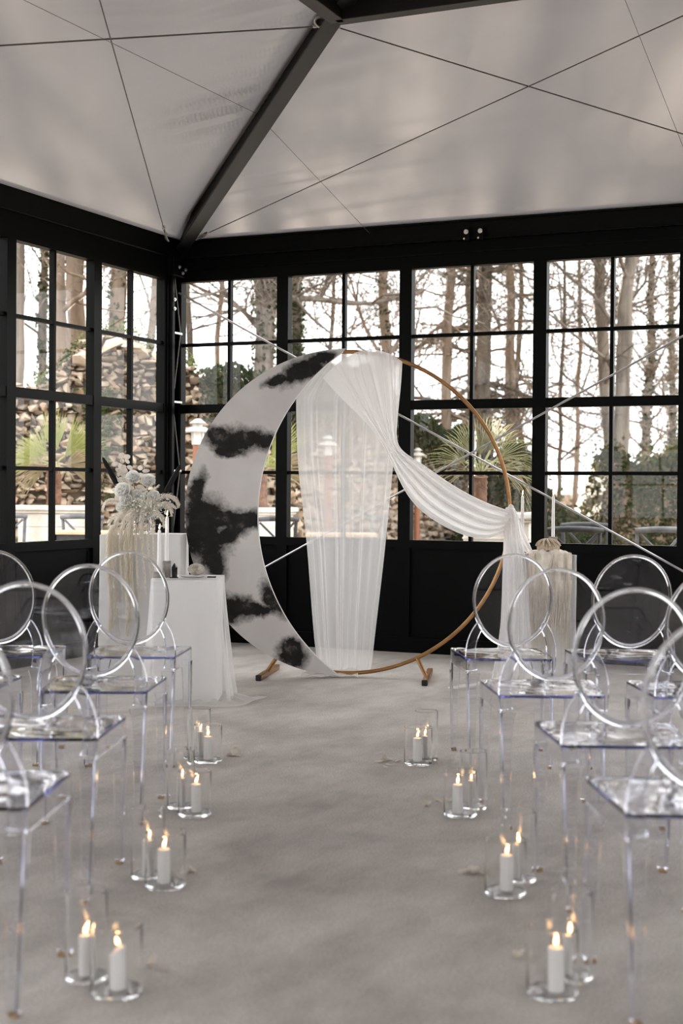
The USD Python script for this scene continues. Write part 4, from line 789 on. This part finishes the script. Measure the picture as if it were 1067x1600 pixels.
# ------------------------------------------------------------------ trees
def tree(label, X, w_px, Y, style, seed, lean=(0, 0), h=13., bark=0, z0=None, ivy=0., nb=None, spread=1., tw=1.):
    """a leafless tree; X, Y where it stands, w_px its breadth in centimetres"""
    rg = np.random.default_rng(seed); r0 = w_px / 200.0; z0 = float(gz(np.array(X), np.array(Y))) - .15 if z0 is None else z0
    nz = int(h / .55); k = np.linspace(0, 1, nz); wob = np.cumsum(rg.normal(0, .035, (nz, 2)), 0) * (1 - .3 * k[:, None])
    P = np.stack([X + lean[0] * k * h + wob[:, 0], Y + lean[1] * k * h + wob[:, 1], z0 + k * h], 1); R = r0 * (1.15 - .95 * k ** 1.1)
    t = thing('bare_tree' if style != 'conifer' else 'conifer_tree', label, 'tree'); o = P[0].copy()
    trunk = tube(P, R * (1 + .06 * rg.normal(size=nz)), 10); part(t, 'trunk', trunk, M['bark'][bark], True)
    B = []
    nb = int((nb or (26 if style == 'conifer' else 17)) * 1.2)
    def limb(p, d, L, r, depth):
        n = 7 if depth == 0 else 5; pts = [p]; q = p.copy(); dd = d.copy()
        for i in range(n - 1):
            dd = dd + rg.normal(0, .20 if depth < 2 else .28, 3) + np.array([0, 0, (.05 if style != 'conifer' else -.06)]); dd /= np.linalg.norm(dd); q = q + dd * L / (n - 1); pts.append(q)
        pts = np.array(pts); B.append((pts, np.linspace(r, max(r * .35, .0055), n), 5 if depth == 0 else 4 if depth == 1 else 3))
        if depth < 3:
            for _ in range(int((7, 5, 3)[depth] * tw)):
                i = rg.integers(1, n); bd = pts[i] - pts[i - 1]; bd /= np.linalg.norm(bd) + 1e-9; sd = rg.normal(0, 1, 3); sd -= bd * (sd @ bd); sd /= np.linalg.norm(sd) + 1e-9
                limb(pts[i], bd * .65 + sd * .8, L * rg.uniform(.35, .62), max(r * rg.uniform(.35, .55), .006), depth + 1)
    for i in range(nb):
        s = rg.uniform(.13, .72) ** 1.0; j = min(nz - 2, int(s * nz)); p = P[j]; az = rg.uniform(0, 2 * PI); el = rg.uniform(.25, 1.0) if style != 'conifer' else rg.uniform(-.35, .25)
        d = np.array([math.cos(az) * math.cos(el), math.sin(az) * math.cos(el), math.sin(el)]); L = (rg.uniform(1.5, 3.4) if style != 'conifer' else rg.uniform(.9, 2.0)) * spread
        limb(p + d * R[j] * .5, d, L, min(R[j] * rg.uniform(.22, .42), .07), 0 if style != 'conifer' else 1)
    part(t, 'branches', tubes(B), M['bark'][bark], True)
    if ivy:
        n = int(900 * ivy); s = rg.beta(1.2, 2.2, n) * .7; j = np.clip((s * nz).astype(int), 0, nz - 2); a = rg.uniform(0, 2 * PI, n); nn = np.stack([np.cos(a), np.sin(a), 0 * a], 1)
        q = P[j] + (P[j + 1] - P[j]) * rg.uniform(0, 1, (n, 1)) + nn * (R[j] + rg.uniform(0, .07, n))[:, None]; part(t, 'ivy', leaf_cloud(q, nn, .045, seed), M['ivy'], False, kind='stuff')
    return t
def at(pxx, Y): return (pxx - 533.5) / 2222.2 * Y                 # bearing of a tree as sighted from the aisle, at its own distance
TREES = [
 # label, bearing, width cm, Y, style, seed, kw
 ('thick pale-barked tree at the far left edge of the left windows', 24, 17, 23, 'bare', 1, dict(bark=0)),
 ('ivy-clad dark tree with many thin stems, upper left windows', 62, 15, 25, 'bare', 2, dict(bark=2, ivy=1.)),
 ('big brown trunk behind the bar of the wide left window', 91, 24, 22, 'bare', 3, dict(bark=1, nb=8)),
 ('broad reddish-brown trunk in the upper right of the wide left window', 123, 30, 23.5, 'bare', 4, dict(bark=1, nb=7)),
 ('brown trunk rising behind the coping stones, narrow left window', 183, 26, 23, 'bare', 5, dict(bark=1, ivy=.6, nb=9)),
 ('slender forked tree just left of the corner column', 226, 13, 22, 'bare', 6, dict(bark=0, lean=(.05, 0), nb=24)),
 ('slender dark tree leaning left, first long-wall window', 305, 10, 24, 'bare', 7, dict(bark=2, lean=(-.05, 0), nb=22)),
 ('thin curving sapling in the middle of the first long-wall window', 352, 9, 25, 'bare', 8, dict(bark=1, lean=(.03, 0), nb=20)),
 ('massive ivy-grown trunk at the right of the first long-wall window', 412, 34, 24, 'bare', 9, dict(bark=0, ivy=1.5, nb=9, lean=(.02, 0))),
 ('ivy-covered tree with long limbs at the left of the second long-wall window', 464, 22, 27, 'bare', 10, dict(bark=2, ivy=2.2, nb=22, spread=1.5)),
 ('thin dark sapling behind the top of the ring', 508, 9, 30, 'bare', 11, dict(bark=2, nb=16)),
 ('straight brown trunk above the sheer curtain, right of the second window', 598, 22, 28, 'bare', 12, dict(bark=1, ivy=.9, nb=11)),
 ('tall straight brown trunk at the left of the third long-wall window', 681, 23, 29, 'conifer', 13, dict(bark=1, nb=26)),
 ('dark narrow trunk left of the third window\'s bar', 727, 18, 31, 'conifer', 14, dict(bark=2, nb=30)),
 ('broad dark conifer trunk right of the third window\'s bar', 758, 34, 30, 'conifer', 15, dict(bark=2, nb=40, spread=1.2)),
 ('straight lighter conifer trunk in the right half of the third window', 791, 24, 31, 'conifer', 16, dict(bark=1, nb=32)),
 ('dense dead-branched conifer beside the third long-wall post', 818, 16, 34, 'conifer', 17, dict(bark=2, nb=48, spread=1.3)),
 ('slim sapling at the left of the fourth long-wall window', 868, 9, 31, 'bare', 18, dict(bark=2, nb=18)),
 ('slender pole tree between the sapling and the leaning trunk', 897, 11, 33, 'conifer', 19, dict(bark=1, nb=26)),
 ('grey trunk leaning left in the fourth window', 952, 26, 30, 'bare', 20, dict(bark=0, lean=(-.045, 0), nb=12)),
 ('stout grey trunk with rising limbs behind the fourth window\'s bar', 972, 30, 29, 'bare', 21, dict(bark=0, lean=(.035, 0), nb=20, spread=1.3)),
 ('ivy-hung tree in the right half of the fourth window', 1008, 20, 33, 'bare', 22, dict(bark=0, ivy=1.6, nb=18)),
 ('farther ivy-hung tree near the right edge of the photo', 1042, 19, 35, 'bare', 23, dict(bark=2, ivy=1.6, nb=20)),
]
for lb, bx, wc, Y, stl, sd, kw in TREES: tree(lb, at(bx, Y), wc, Y, stl, sd, **kw)

# ------------------------------------------------------------------ planters, palms, lamps
def planter(label, x, y, w, d, h, rz):
    t = thing('white_planter', label, 'planter', (x, y, -.015), rz)
    part(t, 'plinth', box(-w / 2 - .02, w / 2 + .02, -d / 2 - .02, d / 2 + .02, 0, .10, .012), M['planter'], False); part(t, 'body', box(-w / 2, w / 2, -d / 2, d / 2, .10, h - .09, .006), M['planter'], False)
    part(t, 'cornice', [box(-w / 2 - .03, w / 2 + .03, -d / 2 - .03, d / 2 + .03, h - .09, h - .06, .01), box(-w / 2 - .055, w / 2 + .055, -d / 2 - .055, d / 2 + .055, h - .06, h, .014)], M['planter'], False)
    part(t, 'moulding', box(-w / 2 - .008, w / 2 + .008, -d / 2 - .008, d / 2 + .008, h - .24, h - .22, .004), M['planter'], False)
    k = np.linspace(0, 1, 24)
    part(t, 'garland', [tube(np.stack([-w * .22 + w * .44 * k, np.full(24, -d / 2 - .012), h - .42 - .09 * np.sin(PI * k)], 1), .016 + .008 * np.sin(PI * k), 8), tube([(-w * .22, -d / 2 - .010, h - .40), (-w * .24, -d / 2 - .01, h - .52)], .014, 8), tube([(w * .22, -d / 2 - .010, h - .40), (w * .24, -d / 2 - .01, h - .52)], .014, 8)], M['planter'], True)
    solo('planter_soil', move(rot(box(-w / 2 + .04, w / 2 - .04, -d / 2 + .04, d / 2 - .04, h - .02, h + .004), (0, 0, 1), rz), (x, y, -.015)), M['earth'], label.replace('planter', 'planter\'s soil filling').replace('antique ', ''), 'soil', smooth=False)
    return t
planter('antique white planter with garland relief below the left palm', -3.29, 16.3, .74, .55, .985, 4)
planter('antique white planter half hidden behind the painted crescent', -.98, 17.2, .70, .55, .965, -10)
planter('antique white planter right of the ring, behind the swag', 1.42, 12.75, .58, .5, 1.0, -14)
def fan(c, d, R, half, n, seed, m, droop=.25, split=.40, slim=.5):
    """a fan palm leaf: a pleated blade split into n drooping fingers, in the plane of d, from its hub c"""
    rg = np.random.default_rng(seed); d = np.asarray(d, float); d /= np.linalg.norm(d); s = np.cross(d, [0, .9, .35]); s /= np.linalg.norm(s); nn = np.cross(s, d); V, F = [], []
    for i in range(n):
        a0 = -half + 2 * half * i / n; a1 = -half + 2 * half * (i + 1) / n; am = (a0 + a1) / 2; L = R * (1 - .18 * abs(am) / half) * rg.uniform(.86, 1.06); dk = droop * (.4 + rg.uniform(0, .8)); sp = split * rg.uniform(.8, 1.2); tw = rg.normal(0, .03)
        def pt(a, r, up):
            q = c + (d * math.cos(a) + s * math.sin(a)) * r + nn * (up + tw * r); q[2] -= dk * (r / R) ** 3 * R; return q
        b = len(V); w = (a1 - a0) * slim * sp
        V += [c, pt(a0, L * sp, 0), pt(am, L * sp, .022 * R), pt(a1, L * sp, 0)]
        for r_, k_ in ((.62, .62), (.82, .42)): V += [pt(am - w / 2 * k_ / r_, L * r_, 0), pt(am, L * r_, .012 * R), pt(am + w / 2 * k_ / r_, L * r_, 0)]
        V.append(pt(am, L, -.02 * R))
        F += [(b, b + 1, b + 2), (b, b + 2, b + 3), (b + 1, b + 4, b + 5), (b + 1, b + 5, b + 2), (b + 2, b + 5, b + 6), (b + 2, b + 6, b + 3), (b + 4, b + 7, b + 8), (b + 4, b + 8, b + 5), (b + 5, b + 8, b + 9), (b + 5, b + 9, b + 6), (b + 7, b + 10, b + 8), (b + 8, b + 10, b + 9)]
    return np.array(V), np.array(F)
def palm(label, x, y, z0, zt, r, leaves, seed, split=.5, slim=1.5, ml=None):
    t = thing('fan_palm', label, 'palm'); k = np.linspace(0, 1, 14); part(t, 'trunk', tube(np.stack([x + 0 * k, y + .02 * np.sin(4 * k), z0 + (zt - z0) * k], 1), r * (1 + .14 * np.sin(k * 40)), 12), M['palmtrunk'], True)
    for i, (az, el, st, R, half, n, dr, dry) in enumerate(leaves):
        d = np.array([math.cos(math.radians(az)) * math.cos(math.radians(el)), math.sin(math.radians(az)) * math.cos(math.radians(el)), math.sin(math.radians(el))]); b = np.array([x, y, zt]); h = b + d * st + [0, 0, .04]
        m_ = M['palmdry'] if dry else (ml or M['palmleaf']); lf = part(t, 'frond', fan(h, d, R, half, n, seed + i, m_, dr, split, slim), m_, False); part(lf, 'leaf_stalk', tube([b, b * .5 + h * .5 + [0, 0, .03], h], .012, 6), m_)
palm('low fan palm with bright yellow-green fronds in the left planter', -3.30, 16.3, .95, 1.38, .085,
     [(100, 84, .12, .62, .42, 14, .0, 0), (0, 42, .17, .60, .62, 20, .05, 0), (185, 20, .15, .50, .9, 20, .25, 0), (-20, 4, .16, .52, .8, 20, .4, 1), (230, -10, .1, .5, .8, 18, .45, 1), (-70, 5, .12, .42, .8, 16, .5, 1), (150, 45, .15, .5, .7, 18, .2, 0)], 1)
palm('fan palm mostly hidden behind the crescent, one yellow-green frond showing', -.98, 17.2, .93, 1.35, .08,
     [(20, 50, .2, .62, .6, 18, .05, 0), (0, 10, .2, .55, .8, 18, .5, 1), (170, 40, .15, .6, .8, 18, .2, 0), (-60, 20, .15, .5, .8, 16, .4, 0), (90, 80, .15, .6, .6, 16, .05, 0)], 30)
palm('tall fan palm with narrow drooping fronds behind the right half of the ring', 1.24, 12.75, .97, 1.30, .065,
     [(95, 80, .16, .46, .75, 18, .15, 0), (0, 38, .20, .46, .85, 18, .45, 0), (25, 62, .22, .44, .7, 16, .3, 0), (180, 34, .16, .44, .85, 18, .5, 0), (160, 62, .2, .40, .7, 16, .35, 0), (-40, 12, .15, .42, .8, 16, .8, 1), (205, 8, .13, .40, .8, 16, .8, 1), (-90, 26, .12, .36, .8, 14, .8, 0), (8, 6, .2, .44, .8, 18, .9, 0)], 60, .13, 2.0, M['palmpale'])
def lamp(label, x, y, zt=1.93):
    t = thing('path_lamp', label, 'lamp', (x, y, 0)); part(t, 'post', tube([(0, 0, -.05), (0, 0, zt - .30)], .052, 16), M['lamppost'])
    part(t, 'glass_body', move(lathe([(0, 0), (.062, 0), (.068, .13), (0, .13)], 20), (0, 0, zt - .295)), M['lampglass']); 
    for k in range(4): a = PI / 4 + k * PI / 2; part(t, 'cage_bar', tube([(.070 * math.cos(a), .07 * math.sin(a), zt - .30), (.070 * math.cos(a), .07 * math.sin(a), zt - .16)], .006, 6), M['lampmetal'])
    part(t, 'brim', move(lathe([(0, .0), (.148, 0), (.150, .008), (.085, .055), (.06, .06), (0, .06)], 28), (0, 0, zt - .165)), M['lampmetal'], 30)
    part(t, 'cap', move(lathe([(.0, 0), (.052, 0), (.052, .03), (.085, .034), (.086, .042), (.03, .085), (0, .09)], 24), (0, 0, zt - .107)), M['lampmetal'], 30)
lamp('pagoda-topped path lamp on a rusty post left of the painted crescent', -1.52, 15.0); lamp('pagoda-topped path lamp seen faintly through the sheer curtain', -.19, 19.4, 1.93); lamp('farthest pagoda-topped path lamp, beside the post right of the curtain', 1.36, 25.6, 1.95)

# ------------------------------------------------------------------ terrace chairs and tables
def bistro(name, label, loc, rz, m, src=None):
    t = thing(name, label, 'chair', loc, rz); g = [(-.20, -.19), (.20, -.19)]
    part(t, 'seat', box(-.21, .21, -.20, .21, .44, .465, .008), m, False)
    for sx in (-1, 1):
        part(t, 'leg', tube([(sx * .19, .18, 0), (sx * .185, .18, .44)], .016, 8), m); part(t, 'leg', tube([(sx * .18, -.23, 0), (sx * .185, -.19, .45), (sx * .205, -.24, .86)], .017, 8), m)
    k = np.linspace(-1, 1, 15); part(t, 'top_rail', tube(np.stack([.225 * k, -.245 - .05 * (1 - k * k), .87 + .012 * (1 - k * k)], 1), .027 * (1 - .15 * k ** 4), 10), m)
    for sx in (-1, 1):
        q = np.linspace(0, 1, 10); part(t, 'cross_slat', tube(np.stack([sx * (-.19 + .37 * q), -.195 - .05 * q - .045 * np.sin(PI * q), .47 + .37 * q], 1), .0125, 8), m)
    part(t, 'back_rail', tube([(-.185, -.195, .475), (.185, -.195, .475)], .012, 8), m)
    return t
ba = bistro('cross_back_chair', 'grey cross-back terrace chair at the left edge of the wide left window', (-3.66, 15.6, -.015), 8, M['bistro'])
G_ = None
for x, y, rz, lb in ((-2.78, 15.4, 4, 'grey cross-back terrace chair right of the left planter, at a wooden table'), (-2.08, 15.7, -14, 'grey cross-back terrace chair glimpsed right of the flower arrangement'), (2.60, 12.0, 10, 'pale grey cross-back terrace chair behind the fourth window\'s right half')): dup(ba, (x, y, -.015), rz, lb)
bd = bistro('cross_back_chair', 'dark cross-back terrace chair behind the right pedestal\'s taper candles', (1.93, 11.9, -.015), -4, M['bistrodark'])
for x, y, rz, lb in ((-.72, 15.0, 12, 'dark cross-back terrace chair between the crescent and the sheer curtain'), (-2.60, 16.05, 60, 'small dark terrace chair seen just left of the flowers'), (.62, 15.6, -70, 'dark cross-back terrace chair sideways right of the sheer curtain'), (2.22, 12.9, 172, 'cross-back terrace chair facing the hall behind the dark one')): dup(bd, (x, y, -.015), rz, lb)
def table(label, x, y, w, d, rz, h=.745):
    t = thing('terrace_table', label, 'table', (x, y, -.015), rz)
    for k in range(5): part(t, 'plank', box(-w / 2, w / 2, -d / 2 + k * d / 5 + .003, -d / 2 + (k + 1) * d / 5 - .003, h - .03, h, .004), M['tabletop'], False)
    part(t, 'apron', box(-w / 2 + .04, w / 2 - .04, -d / 2 + .04, d / 2 - .04, h - .09, h - .031), M['bistrodark'], False)
    for sx in (-1, 1):
        for sy in (-1, 1): part(t, 'leg', box(sx * (w / 2 - .06) - .02, sx * (w / 2 - .06) + .02, sy * (d / 2 - .06) - .02, sy * (d / 2 - .06) + .02, 0, h - .031, .003), M['bistrodark'], False)
table('pale wood terrace table between the left grey chairs', -2.60, 14.6, .70, .60, 0); table('pale wood terrace table seen through the sheer curtain', .0, 14.5, .72, .60, 0); table('pale wood terrace table right of the dark terrace chair', 2.42, 11.35, .50, .5, -20, .73); table('pale wood terrace table in front of the pale grey terrace chair', 2.55, 11.0, .3, .3, 0, .72) if False else None

# ------------------------------------------------------------------ hedge out of view on the right, placed to darken pane reflections
M['hedge'] = leafy('hedge_leaf', (.020, .030, .014), (.085, .105, .05), tr=.2)
def hedge(label, p, q, h, th, seed):
    rg = np.random.default_rng(seed); p, q = np.array(p, float), np.array(q, float); L = np.linalg.norm(q - p); d = (q - p) / L; nn = np.array([d[1], -d[0]]); ang = math.degrees(math.atan2(d[1], d[0]))
    t = thing('clipped_hedge', label, 'hedge', (p[0], p[1], -.1), ang); part(t, 'twigs', box(0, L, -th / 2 + .1, th / 2 - .1, 0, h - .1), M['core'], False)
    n = int(L * 900); x = rg.uniform(0, L, n); f = rg.uniform(0, 1, n) < .25; s = np.where(rg.uniform(0, 1, n) < .5, -1, 1); y = np.where(f, rg.uniform(-th / 2, th / 2, n), s * th / 2 + rg.normal(0, .05, n)); z = np.where(f, h + rg.normal(0, .05, n), rg.uniform(0, h, n))
    part(t, 'foliage', leaf_cloud(np.stack([x, y, z], 1), np.stack([0 * x, np.where(f, 0, s), np.where(f, 1., .3)], 1), .07, seed), M['hedge'], False, kind='stuff')
a, b = W(UW + 3.2, -1), W(UW + 3.2, VL + 3); hedge('tall unseen hedge outside the right wall, placed to darken reflections in the panes', a[:2], b[:2], 2.0, .9, 1)
